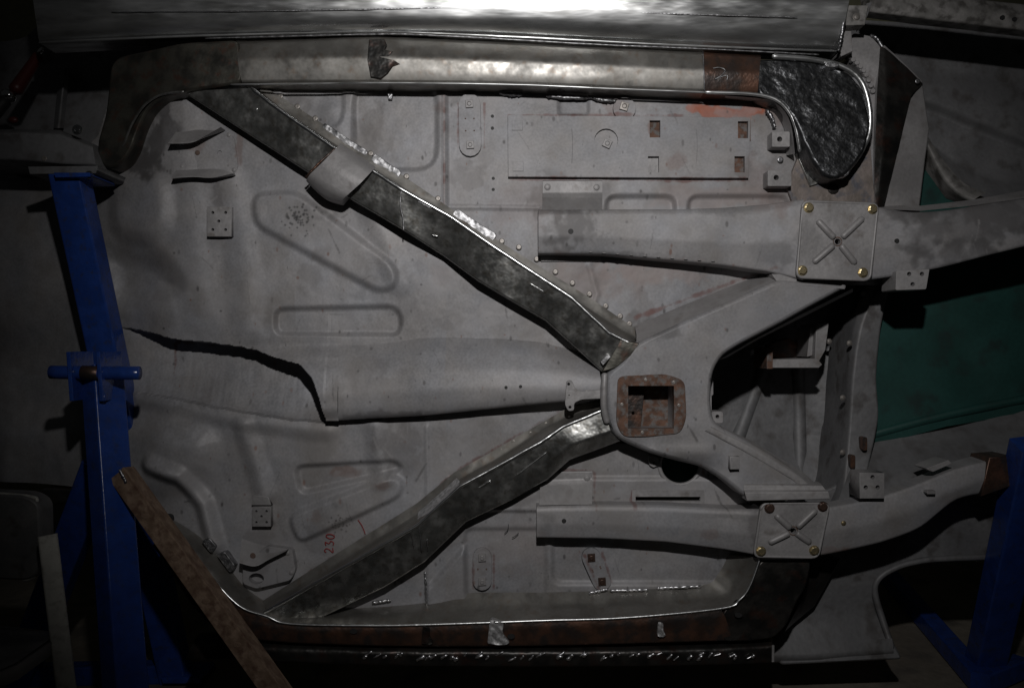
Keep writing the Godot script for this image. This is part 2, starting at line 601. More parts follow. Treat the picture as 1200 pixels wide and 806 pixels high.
	M.red_paint = std(Color(0.28, 0.03, 0.03), 0.6)
	M.ink = std(Color(0.05, 0.05, 0.055), 0.7)

# blasted and primed sheet metal, 2.8 x 1.88 m flat across the underbody: mottling, soot, rust bleeding from seams
const MAPW := 1400
const MAPH := 940
var map_px: PackedFloat32Array
var map_normal: ImageTexture
func car_map() -> ImageTexture:
	var f := []
	for k in 4:
		var n := FastNoiseLite.new()
		n.seed = 100 + k
		n.frequency = [0.004, 0.014, 0.05, 0.25][k]
		n.fractal_octaves = [3, 4, 3, 2][k]
		var im := n.get_image(MAPW, MAPH)
		im.convert(Image.FORMAT_L8)
		f.append(im.get_data())
	map_px = PackedFloat32Array()
	map_px.resize(MAPW * MAPH * 3)
	var b0: PackedByteArray = f[0]
	var b1: PackedByteArray = f[1]
	var b2: PackedByteArray = f[2]
	var b3: PackedByteArray = f[3]
	for i in MAPW * MAPH:
		var g := 0.315 + 0.06 * (b0[i] - 128) / 128.0 + 0.035 * (b1[i] - 128) / 128.0 + 0.03 * (b2[i] - 128) / 128.0 + 0.045 * (b3[i] - 128) / 128.0
		var warm := (b1[(i + 77777) % (MAPW * MAPH)] - 128) / 128.0
		map_px[i * 3] = g * (1.0 + 0.03 * warm)
		map_px[i * 3 + 1] = g * 0.985
		map_px[i * 3 + 2] = g * (1.01 - 0.04 * warm)
		var dust := 0.55 * smoothstep(0.5, 0.85, b1[(i + 431 * MAPW) % (MAPW * MAPH)] / 255.0 * 0.6 + b0[(i + 55555) % (MAPW * MAPH)] / 255.0 * 0.4)
		map_px[i * 3] = lerpf(map_px[i * 3], 0.235, dust)
		map_px[i * 3 + 1] = lerpf(map_px[i * 3 + 1], 0.215, dust)
		map_px[i * 3 + 2] = lerpf(map_px[i * 3 + 2], 0.198, dust)
	paint_map(b1, b2)
	var hb := PackedByteArray()
	hb.resize(MAPW * MAPH)
	for i in MAPW * MAPH: hb[i] = int(clampf(b2[i] * 0.55 + b1[i] * 0.3 + b3[i] * 0.15, 0, 255))
	var him := Image.create_from_data(MAPW, MAPH, false, Image.FORMAT_L8, hb)
	him.convert(Image.FORMAT_RGBA8)
	him.bump_map_to_normal_map(3.0)
	map_normal = ImageTexture.create_from_image(him)
	var out := PackedByteArray()
	out.resize(MAPW * MAPH * 3)
	for i in out.size(): out[i] = int(clampf(pow(maxf(map_px[i], 0.0), 0.4545), 0.0, 1.0) * 255.0)
	return ImageTexture.create_from_image(Image.create_from_data(MAPW, MAPH, false, Image.FORMAT_RGB8, out))

# a stain with a ragged edge; positions in photograph pixels on the pan
func stain(u: float, v: float, ru: float, rv: float, col: Color, strength: float, n1: PackedByteArray, n2: PackedByteArray, rag := 0.7):
	var cx := int((u - 600.0) + MAPW / 2.0)
	var cy := int((v - 403.0) + MAPH / 2.0)
	for y in range(maxi(0, cy - int(rv * 1.6)), mini(MAPH, cy + int(rv * 1.6) + 1)):
		for x in range(maxi(0, cx - int(ru * 1.6)), mini(MAPW, cx + int(ru * 1.6) + 1)):
			var d := Vector2((x - cx) / ru, (y - cy) / rv).length()
			var i := y * MAPW + x
			d += rag * ((n1[i] - 128) / 160.0 + (n2[i] - 128) / 190.0)
			var t := strength * (1.0 - smoothstep(0.55, 1.15, d))
			if t <= 0.0: continue
			map_px[i * 3] = lerpf(map_px[i * 3], col.r, t)
			map_px[i * 3 + 1] = lerpf(map_px[i * 3 + 1], col.g, t)
			map_px[i * 3 + 2] = lerpf(map_px[i * 3 + 2], col.b, t)

func streak(a: Vector2, b: Vector2, w: float, col: Color, strength: float, n1: PackedByteArray, n2: PackedByteArray):
	var n := int(a.distance_to(b) / (w * 0.8)) + 1
	for k in n + 1:
		var p := a.lerp(b, float(k) / n)
		stain(p.x, p.y, w, w, col, strength * rng.randf_range(0.3, 1.0), n1, n2, 1.0)

func paint_map(n1: PackedByteArray, n2: PackedByteArray):
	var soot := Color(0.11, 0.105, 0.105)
	var rust := Color(0.22, 0.135, 0.11)
	var redox := Color(0.42, 0.13, 0.07)
	var pink := Color(0.33, 0.27, 0.255)
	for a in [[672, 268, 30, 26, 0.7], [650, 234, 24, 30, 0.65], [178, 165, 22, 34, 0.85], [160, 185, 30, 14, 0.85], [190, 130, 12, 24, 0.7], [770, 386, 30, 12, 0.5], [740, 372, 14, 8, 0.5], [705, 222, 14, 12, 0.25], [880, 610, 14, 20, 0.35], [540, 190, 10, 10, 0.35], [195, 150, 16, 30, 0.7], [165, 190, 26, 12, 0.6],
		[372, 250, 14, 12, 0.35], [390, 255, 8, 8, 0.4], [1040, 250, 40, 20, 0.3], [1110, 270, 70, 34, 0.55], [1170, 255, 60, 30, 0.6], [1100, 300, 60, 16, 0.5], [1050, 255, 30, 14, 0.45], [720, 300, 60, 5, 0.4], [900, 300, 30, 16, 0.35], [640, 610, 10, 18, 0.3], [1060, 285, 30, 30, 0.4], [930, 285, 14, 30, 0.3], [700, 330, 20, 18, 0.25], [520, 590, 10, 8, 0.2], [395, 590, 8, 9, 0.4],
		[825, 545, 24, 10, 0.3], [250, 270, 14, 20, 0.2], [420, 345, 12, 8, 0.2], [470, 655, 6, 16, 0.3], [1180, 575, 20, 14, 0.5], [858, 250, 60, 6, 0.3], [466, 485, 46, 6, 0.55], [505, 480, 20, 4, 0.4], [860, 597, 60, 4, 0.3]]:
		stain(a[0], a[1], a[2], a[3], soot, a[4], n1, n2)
	for a in [[515, 322, 12, 12, 0.25], [405, 552, 22, 7, 0.5], [447, 569, 10, 6, 0.4], [790, 190, 16, 9, 0.35], [230, 170, 16, 8, 0.35], [885, 630, 10, 6, 0.5], [965, 640, 26, 8, 0.45], [985, 640, 18, 8, 0.4],
		[900, 240, 26, 20, 0.35], [915, 120, 24, 30, 0.4], [890, 205, 20, 30, 0.3], [370, 605, 8, 8, 0.3], [825, 620, 10, 8, 0.3], [762, 152, 4, 10, 0.6], [870, 152, 4, 10, 0.5], [715, 118, 18, 10, 0.3],
		[515, 120, 10, 14, 0.35], [1000, 560, 16, 8, 0.3], [280, 175, 4, 26, 0.4]]:
		stain(a[0], a[1], a[2], a[3], rust, a[4], n1, n2)
	for a in [[850, 128, 42, 8, 0.95], [815, 126, 18, 6, 0.8]]:
		stain(a[0], a[1], a[2], a[3], redox, a[4], n1, n2, 1.1)
	for a in [[850, 230, 90, 14, 0.5], [760, 320, 60, 14, 0.5], [610, 240, 50, 30, 0.25], [690, 330, 70, 26, 0.4], [600, 640, 60, 30, 0.2]]:
		stain(a[0], a[1], a[2], a[3], pink, a[4], n1, n2)
	# pale wiped and blasted smears
	for k in 90:
		var p := Vector2(rng.randf_range(190, 1000), rng.randf_range(110, 690))
		stain(p.x, p.y, rng.randf_range(8, 34), rng.randf_range(8, 40), Color(0.37, 0.36, 0.365), rng.randf_range(0.1, 0.42), n1, n2, 1.3)
	for k in 50:
		var p := Vector2(rng.randf_range(190, 1000), rng.randf_range(110, 690))
		stain(p.x, p.y, rng.randf_range(5, 22), rng.randf_range(8, 30), Color(0.18, 0.168, 0.165), rng.randf_range(0.12, 0.4), n1, n2, 1.3)
	# rust bleeding from plate seams
	for s in [[597, 209, 878, 211, 2.0], [595, 134, 800, 134, 2.2], [345, 682, 495, 588, 2.2], [495, 588, 535, 552, 2.0], [535, 552, 655, 482, 2.0], [633, 552, 695, 551, 2.0], [696, 553, 696, 592, 2.0],
		[554, 650, 554, 690, 1.6], [578, 650, 578, 690, 1.6], [685, 650, 702, 690, 1.8], [706, 648, 718, 684, 1.8], [740, 590, 742, 575, 2.2], [520, 110, 520, 240, 1.2], [536, 120, 536, 172, 1.2], [567, 120, 567, 172, 1.2],
		[745, 372, 900, 316, 2.5], [600, 318, 640, 345, 1.2], [240, 405, 190, 400, 1.5], [190, 440, 188, 402, 1.6], [420, 608, 427, 628, 1.2]]:
		streak(Vector2(s[0], s[1]), Vector2(s[2], s[3]), s[4], Color(0.17, 0.085, 0.075), 0.5, n1, n2)
	# scuffs, soot specks and drips
	for k in 520:
		var p := Vector2(rng.randf_range(180, 900), rng.randf_range(110, 700))
		var r := rng.randf_range(0.6, 1.8)
		stain(p.x, p.y, r, r * rng.randf_range(0.8, 2.5), soot if rng.randf() < 0.7 else rust, rng.randf_range(0.3, 0.9), n1, n2, 0.4)
	for k in 60:
		stain(355 + rng.randfn() * 9, 255 + rng.randfn() * 8, 1.3, 1.3, Color(0.05, 0.05, 0.05), 0.8, n1, n2, 0.4)
	for k in 40:
		stain(398 + rng.randfn() * 6, 612 + rng.randfn() * 5, 1.2, 1.2, Color(0.06, 0.05, 0.05), 0.7, n1, n2, 0.4)
	for k in 160:
		var p := Vector2(rng.randf_range(200, 1150), rng.randf_range(110, 690))
		var q := p + Vector2(rng.randf_range(-14, 14), rng.randf_range(-30, 30))
		streak(p, q, 0.9, Color(0.35, 0.34, 0.34) if rng.randf() < 0.6 else soot, 0.35, n1, n2)

# ---------------------------------------------------------------- setting
func build_setting():
	var f := MeshInstance3D.new()
	f.name = "floor"
	var bm := BoxMesh.new()
	bm.size = Vector3(14, 0.1, 12)
	bm.material = M.concrete
	f.mesh = bm
	f.position = Vector3(0, -0.05, 0)
	f.set_meta("kind", "structure")
	f.set_meta("label", "bare brown concrete workshop floor under the car body")
	f.set_meta("category", "floor")
	add_child(f)
	var w := MeshInstance3D.new()
	w.name = "wall"
	var wm := BoxMesh.new()
	wm.size = Vector3(14, 4, 0.1)
	wm.material = M.wall
	w.mesh = wm
	w.position = Vector3(0, 2.002, -1.75)
	w.set_meta("kind", "structure")
	w.set_meta("label", "dim olive yellow workshop wall behind the car body")
	w.set_meta("category", "wall")
	add_child(w)

# ---------------------------------------------------------------- the pan
const GU0 := -150
const GV0 := 86
const STEP := 2
const GW := 597
const GH := 320
var H: PackedFloat32Array

func poly_dist(q: Vector2, p: PackedVector2Array) -> float:
	# distance to the outline, positive inside
	var best := 1e9
	var inside := false
	var n := p.size()
	var j := n - 1
	for i in n:
		var a := p[i]
		var b := p[j]
		var c := Geometry2D.get_closest_point_to_segment(q, a, b)
		best = minf(best, q.distance_squared_to(c))
		if (a.y > q.y) != (b.y > q.y) and q.x < (b.x - a.x) * (q.y - a.y) / (b.y - a.y) + a.x: inside = not inside
		j = i
	return sqrt(best) if inside else -sqrt(best)

func stamp(p: PackedVector2Array, h: float, soft: float):
	var lo := p[0]
	var hi := p[0]
	for q in p:
		lo = lo.min(q)
		hi = hi.max(q)
	for j in range(maxi(0, int((lo.y - soft - GV0) / STEP)), mini(GH, int((hi.y + soft - GV0) / STEP) + 2)):
		for i in range(maxi(0, int((lo.x - soft - GU0) / STEP)), mini(GW, int((hi.x + soft - GU0) / STEP) + 2)):
			var d := poly_dist(Vector2(GU0 + i * STEP, GV0 + j * STEP), p)
			var t := smoothstep(-soft, soft, d)
			if t > 0.0: H[j * GW + i] += h * t

func ridge(pts: Array, half: float, h: float):
	var lo := Vector2(1e9, 1e9)
	var hi := Vector2(-1e9, -1e9)
	for q in pts:
		lo = lo.min(q)
		hi = hi.max(q)
	for j in range(maxi(0, int((lo.y - half - GV0) / STEP)), mini(GH, int((hi.y + half - GV0) / STEP) + 2)):
		for i in range(maxi(0, int((lo.x - half - GU0) / STEP)), mini(GW, int((hi.x + half - GU0) / STEP) + 2)):
			var q := Vector2(GU0 + i * STEP, GV0 + j * STEP)
			var d := 1e9
			for k in pts.size() - 1: d = minf(d, q.distance_to(Geometry2D.get_closest_point_to_segment(q, pts[k], pts[k + 1])))
			var t := 1.0 - smoothstep(0.0, half, d)
			if t > 0.0: H[j * GW + i] += h * t

func along(pts: Array, u: float) -> float:
	for k in pts.size() - 1:
		if u <= pts[k + 1].x: return lerpf(pts[k].y, pts[k + 1].y, clampf((u - pts[k].x) / (pts[k + 1].x - pts[k].x), 0, 1))
	return pts[pts.size() - 1].y

func build_pan(car: Node3D):
	H = PackedFloat32Array()
	H.resize(GW * GH)
	for j in GH:
		for i in GW:
			var u := float(GU0 + i * STEP)
			var v := float(GV0 + j * STEP)
			var z := 0.0025 * wob.get_noise_3d(u * 0.008, v * 0.008, 1.0) + 0.0008 * wob.get_noise_3d(u * 0.04, v * 0.04, 5.0)
			z -= 0.05 * smoothstep(205.0, 120.0, u) + 0.12 * smoothstep(150.0, -40.0, u)
			z -= 0.02 * smoothstep(280.0, 180.0, u) * smoothstep(330.0, 420.0, v)
			# toe board falls away towards the engine bay
			z -= 0.006 * smoothstep(520.0, 526.0, u) * smoothstep(300.0, 250.0, v)
			H[j * GW + i] = z
	stamp(round_poly(rect(414, 96, 512, 198), 26), -0.0102, 3.1)
	stamp(round_poly(rect(330, 90, 402, 150), 20), -0.0068, 3.1)
	stamp(round_poly(poly([297, 228, 348, 225, 464, 312, 466, 336, 444, 342, 300, 264]), 14), 0.0119, 4.3)
	stamp(round_poly(poly([322, 362, 462, 359, 470, 372, 468, 392, 322, 391]), 10), -0.0119, 3.1)
	stamp(round_poly(poly([338, 604, 462, 556, 474, 566, 468, 582, 350, 636]), 12), 0.0119, 3.7)
	stamp(round_poly(poly([345, 547, 462, 540, 472, 550, 352, 578]), 10), -0.0119, 3.1)
	stamp(round_poly(rect(711, 229, 792, 262), 12), -0.0102, 2.5)
	stamp(round_poly(rect(808, 229, 926, 262), 12), -0.0102, 2.5)
	stamp(round_poly(rect(545, 620, 640, 700), 10), -0.0068, 3.1)
	stamp(round_poly(rect(648, 606, 845, 684), 12), -0.0085, 3.1)
	stamp(rect(524, 560, 1000, 598), 0.0068, 2.5)
	stamp(poly([500, 690, 545, 640, 548, 720, 500, 720]), 0.0102, 3.7)
	stamp(round_poly(rect(655, 106, 690, 134), 6), -0.0051, 2.5)
	# seam lines between floor pressings
	ridge([Vector2(521, 106), Vector2(522, 240)], 4, 0.003)
	ridge([Vector2(524, 242), Vector2(631, 243)], 4, 0.0025)
	ridge([Vector2(500, 500), Vector2(503, 700)], 4, 0.003)
	ridge([Vector2(526, 597), Vector2(632, 598)], 3, 0.0025)
	ridge([Vector2(690, 310), Vector2(700, 345), Vector2(690, 372)], 5, 0.002)
	# seat-belt hump, wheel tubs and the rear seat step
	ridge([Vector2(214, 90), Vector2(218, 200), Vector2(230, 300), Vector2(236, 372)], 30, 0.006)
	ridge([Vector2(268, 210), Vector2(284, 290), Vector2(290, 385)], 26, 0.006)
	ridge([Vector2(175, 545), Vector2(212, 558), Vector2(238, 590), Vector2(252, 640)], 16, 0.0216)
	ridge([Vector2(286, 500), Vector2(300, 545), Vector2(310, 580)], 18, 0.0108)
	ridge([Vector2(440, 500), Vector2(448, 560)], 18, 0.0090)
	ridge([Vector2(390, 130), Vector2(470, 330)], 22, 0.0072)
	stamp(round_poly(poly([100, 290, 180, 300, 214, 340, 120, 352]), 26), -0.03, 20.0)
	stamp(round_poly(poly([120, 206, 196, 206, 200, 262, 176, 282, 120, 272]), 20), 0.016, 12.0)
	stamp(round_poly(poly([-120, 230, 10, 230, 40, 330, -10, 400, -120, 400]), 50), 0.04, 40.0)
	stamp(round_poly(poly([-60, 500, 90, 490, 250, 505, 240, 560, 80, 600, -60, 600]), 40), 0.03, 22.0)
	# propeller shaft tunnel, open from below up to the cover plate
	var top := [Vector2(120, 382), Vector2(160, 388), Vector2(200, 398), Vector2(262, 404), Vector2(300, 411), Vector2(332, 423), Vector2(352, 427), Vector2(368, 442), Vector2(378, 466), Vector2(384, 489)]
	var bot := [Vector2(120, 458), Vector2(190, 466), Vector2(250, 477), Vector2(330, 490), Vector2(384, 496)]
	ridge([Vector2(150, 468), Vector2(200, 476), Vector2(250, 486), Vector2(330, 499), Vector2(384, 505)], 16, 0.008)
	var PU0 := 114
	var PV0 := 368
	var PW := 287
	var PH := 143
	var TV := PackedVector3Array()
	var TI := PackedInt32Array()
	for j in PH:
		for i in PW:
			var u := float(PU0 + i)
			var v := float(PV0 + j)
			var z := height_at(u, v)
			var cov := 0.018 * smoothstep(402.0, 420.0, v) + 0.019 * smoothstep(414.0, 444.0, v) + 0.01 * smoothstep(438.0, 465.0, v) - 0.012 * smoothstep(476.0, 493.0, v)
			if u > 384: z = z + cov - 0.0015 if v < 493.0 else z
			elif u >= 120:
				var a := along(top, u) + 1.5 * wob.get_noise_2d(u * 0.06, 4.0)
				var b := along(bot, u) + 1.6 * wob.get_noise_2d(u * 0.05, 9.0)
				if v < a: z += smoothstep(240.0, 384.0, u) * cov
				elif v <= b:
					var t := (v - a) / maxf(b - a, 1.0)
					z -= (0.05 * (1.0 - pow(t, 2.0)) + 0.016) * smoothstep(116.0, 200.0, u)
			TV.append(Vector3((u - 600.0) * PX, (403.0 - v) * PX, z))
	for j in PH - 1:
		for i in PW - 1:
			var a := j * PW + i
			TI.append_array([a, a + 1, a + PW, a + 1, a + PW + 1, a + PW])
	commit("open_tunnel", car, M.primer, TV, TI)
	# the sheet itself
	var edge := poly([-150, 200, 30, 192, 96, 150, 120, 90, 1040, 90, 1040, 334, 905, 334, 838, 424, 834, 500, 872, 560, 886, 600, 886, 720, 330, 724, 262, 700, 232, 652, 196, 618, 150, 596, 60, 580, -150, 578])
	var gaps := [disc(797, 545, 22), rect(744, 580, 822, 587), rect(115, 369, 399, 509)]
	var V := PackedVector3Array()
	var id := PackedInt32Array()
	id.resize(GW * GH)
	id.fill(-1)
	for j in GH:
		for i in GW:
			var q := Vector2(GU0 + i * STEP, GV0 + j * STEP)
			if not Geometry2D.is_point_in_polygon(q, edge): continue
			var skip := false
			for g in gaps:
				if Geometry2D.is_point_in_polygon(q, g): skip = true
			if skip: continue
			id[j * GW + i] = V.size()
			V.append(Vector3((q.x - 600.0) * PX, (403.0 - q.y) * PX, H[j * GW + i]))
	var I := PackedInt32Array()
	for j in GH - 1:
		for i in GW - 1:
			var a := id[j * GW + i]
			var b := id[j * GW + i + 1]
			var c := id[(j + 1) * GW + i]
			var d := id[(j + 1) * GW + i + 1]
			if a >= 0 and b >= 0 and c >= 0: I.append_array([a, b, c])
			if b >= 0 and c >= 0 and d >= 0: I.append_array([b, d, c])
	commit("floor_pan", car, M.primer, V, I)

func height_at(u: float, v: float) -> float:
	var x := (u - GU0) / STEP
	var y := (v - GV0) / STEP
	var i := int(x)
	var j := int(y)
	var k := j * GW + i
	return lerpf(lerpf(H[k], H[k + 1], x - i), lerpf(H[k + GW], H[k + GW + 1], x - i), y - j)

func rail(list: Array) -> Array:
	var out := []
	for i in range(0, list.size(), 3): out.append(Vector3(list[i], list[i + 1], list[i + 2]))
	return out

# ---------------------------------------------------------------- the car body
func build_car():
	var car := thing("car_body", "stripped grey car body turned on its side, welded underbody facing out", "car body", lp(600, 780, 0.0))
	build_pan(car)
	build_upper_sill(car)
	build_cross_frame(car)
	build_rails(car)
	build_lower_sill(car)
	build_pan_fittings(car)
	build_rear_end(car)
	build_front_end(car)

func build_upper_sill(car: Node3D):
	# outer rocker panel along the top
	var rk := loft("rocker_panel", car, M.bright_steel, [
		rail([28, -60, -0.02, 240, -60, -0.02, 520, -60, -0.02, 760, -60, -0.02, 1000, -60, -0.02]),
		rail([33, -30, 0.05, 240, -30, 0.06, 520, -30, 0.065, 760, -28, 0.065, 999, -26, 0.06]),
		rail([37, -8, 0.084, 240, -8, 0.097, 520, -8, 0.103, 760, -6, 0.103, 996, -2, 0.098]),
		rail([40, 14, 0.074, 240, 12, 0.09, 520, 12, 0.096, 760, 14, 0.096, 992, 18, 0.09]),
		rail([43, 34, 0.06, 240, 28, 0.078, 520, 27, 0.085, 760, 34, 0.083, 988, 40, 0.076]),
		rail([45, 50, 0.04, 240, 41, 0.05, 520, 39, 0.056, 760, 50, 0.056, 985, 58, 0.05])],
		{"sub": 26, "smooth": true, "round": 0.012, "skirt": -0.03, "across": 3, "wobble": 0.0022, "freq": 9.0})
	tube("flange_edge", rk, M.bright_steel, [Vector3(45, 50, 0.045), Vector3(200, 43, 0.052), Vector3(380, 38, 0.058), Vector3(450, 37, 0.06), Vector3(600, 43, 0.06), Vector3(800, 53, 0.06), Vector3(985, 60, 0.055)], 0.0028, {"sub": 12, "bead": 0.25})
	tube("pinch_weld", rk, M.ground, [Vector3(240, 45, 0.052), Vector3(440, 40, 0.056), Vector3(520, 42, 0.057), Vector3(700, 52, 0.057), Vector3(820, 57, 0.057), Vector3(960, 64, 0.055)], 0.0022, {"sub": 14, "bead": 0.5})
	# seams and ground patches
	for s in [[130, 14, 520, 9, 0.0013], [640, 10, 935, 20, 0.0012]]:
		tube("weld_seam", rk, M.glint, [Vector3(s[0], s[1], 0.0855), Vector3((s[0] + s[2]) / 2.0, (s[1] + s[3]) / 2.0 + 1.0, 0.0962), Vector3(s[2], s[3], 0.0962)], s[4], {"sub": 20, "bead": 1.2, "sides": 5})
	tube("weld_bead", rk, M.weld, [Vector3(990, 6, 0.085), Vector3(989, 25, 0.082), Vector3(986, 45, 0.074), Vector3(983, 60, 0.062)], 0.0042, {"sub": 12, "bead": 0.7})
	# inner sill: pressed channel, kinked where two lengths are welded
	var sl := loft("inner_sill", car, M.sill_steel, [
		rail([276, 46, 0.02, 440, 40, 0.02, 600, 47, 0.02, 824, 59, 0.02]),
		rail([277, 51, 0.05, 440, 44, 0.055, 600, 51, 0.055, 824, 63, 0.055]),
		rail([278, 69, 0.066, 440, 66, 0.072, 600, 71, 0.072, 825, 82, 0.07]),
		rail([280, 84, 0.062, 440, 82, 0.068, 600, 86, 0.068, 826, 95, 0.066]),
		rail([283, 96, 0.058, 440, 96, 0.062, 600, 98, 0.062, 827, 107, 0.06])],
		{"sub": 16, "round": 0.006, "skirt": -0.01, "across": 3, "wobble": 0.0012})
	tube("rolled_or_highlight_edge", sl, M.bright_steel, [Vector3(270, 99, 0.058), Vector3(360, 98, 0.061), Vector3(440, 97, 0.062), Vector3(600, 99, 0.062), Vector3(720, 104, 0.061), Vector3(828, 108, 0.06)], 0.0026, {"sub": 8, "bead": 0.15})
	slab("weld_patch", sl, M.burnt, poly([432, 46, 450, 45, 453, 52, 451, 58, 460, 60, 456, 66, 469, 75, 460, 78, 454, 86, 446, 92, 434, 90, 430, 70]), 0.05, 0.0716, {"bevel": 0.003})
	# brown lap plate with its chalked loop
	var lap := loft("lap_plate", car, M.rust_steel, [
		rail([824, 59, 0.02, 892, 64, 0.02]), rail([824, 63, 0.057, 892, 67, 0.056]), rail([825, 82, 0.0725, 890, 86, 0.071]), rail([826, 95, 0.0685, 889, 98, 0.067]), rail([827, 107, 0.062, 888, 109, 0.061])],
		{"sub": 10, "round": 0.006, "skirt": -0.01, "across": 2, "wobble": 0.001})
	tube("painted_mark", lap, M.ground, [Vector3(836, 80, 0.0722), Vector3(843, 79, 0.073), Vector3(850, 82, 0.073), Vector3(846, 88, 0.0725), Vector3(838, 93, 0.07), Vector3(852, 88, 0.072), Vector3(852, 94, 0.07)], 0.0011, {"sub": 4})
	tube("seam_weld", lap, M.ground, [Vector3(824, 60, 0.05), Vector3(825, 82, 0.0725), Vector3(826, 108, 0.061)], 0.0016, {"sub": 8, "bead": 0.6})
	# beaten end plate
	var el := slab("sill_end_plate", car, M.hammered, round_poly(poly([888, 66, 930, 66, 968, 71, 1000, 84, 1017, 108, 1021, 146, 1013, 176, 996, 200, 980, 212, 964, 208, 951, 190, 940, 165, 930, 138, 918, 120, 888, 110]), 8, 3), -0.01, 0.066,
		{"bevel": 0.014, "bevel_z": 0.012, "steps": 4, "cell": 0.008, "warp": func(p): return Vector3(p.x, p.y, p.z + (0.0018 * wob.get_noise_2d(p.x * 70.0, p.y * 70.0) + 0.004 * wob.get_noise_2d(p.x * 14.0, p.y * 14.0) - 0.1 * (p.y - 0.52) if p.z > 0.05 else 0.0))})
	tube("rolled_lip", el, M.bright_steel, [Vector3(905, 66, 0.058), Vector3(955, 70, 0.058), Vector3(990, 79, 0.058), Vector3(1010, 96, 0.058), Vector3(1019, 125, 0.058), Vector3(1019, 155, 0.057), Vector3(1008, 180, 0.056), Vector3(992, 201, 0.055)], 0.0062, {"sub": 10, "bead": 0.12, "sides": 9})
	tube("rolled_lip", el, M.bright_steel, [Vector3(826, 108, 0.06), Vector3(880, 110, 0.06), Vector3(908, 116, 0.06), Vector3(924, 130, 0.058), Vector3(933, 150, 0.056), Vector3(938, 178, 0.05)], 0.0042, {"sub": 10, "bead": 0.12, "sides": 9})
	for k in 3:
		var c: Vector2 = [Vector2(986, 200), Vector2(1003, 168), Vector2(976, 76)][k]
		slab("ground_or_highlight_patch", el, M.glint, disc(c.x, c.y, [11.0, 6.0, 9.0][k], 12, [8.0, 8.0, 4.0][k]), 0.05, 0.0695, {"bevel": 0.006})  # lower-right patches put the plate's specular highlight into brighter metal
	# curved wall under the lip, down to the pan
	loft("sill_return", car, M.primer_tile, [
		rail([850, 112, 0.05, 895, 116, 0.05, 915, 125, 0.05, 927, 145, 0.05, 932, 180, 0.04]),
		rail([850, 116, 0.0, 890, 120, 0.0, 908, 130, 0.0, 919, 150, 0.0, 922, 182, 0.0])], {"sub": 6, "smooth": true})
	# heat-blackened rear elbow
	var rear := slab("sill_elbow", car, M.elbow, round_poly(poly([116, 66, 128, 57, 215, 49, 280, 46, 284, 97, 244, 103, 212, 107, 187, 111, 168, 124, 154, 146, 145, 170, 132, 186, 112, 193, 99, 180, 98, 160, 110, 120]), 9, 3), -0.08, 0.06,
		{"bevel": 0.012, "bevel_z": 0.01, "cell": 0.02, "warp": func(p): return Vector3(p.x, p.y, p.z + (0.002 * wob.get_noise_2d(p.x * 30.0, p.y * 30.0) if p.z > 0.04 else 0.0) - 0.06 * smoothstep(-0.72, -1.0, p.x) * (1.0 if p.z > 0.0 else 0.0))})
	tube("flange_edge", rear, M.steel, [Vector3(215, 107, 0.055), Vector3(188, 111, 0.052), Vector3(168, 124, 0.046), Vector3(153, 148, 0.03), Vector3(143, 173, 0.012), Vector3(128, 189, 0.0)], 0.0028, {"sub": 8})

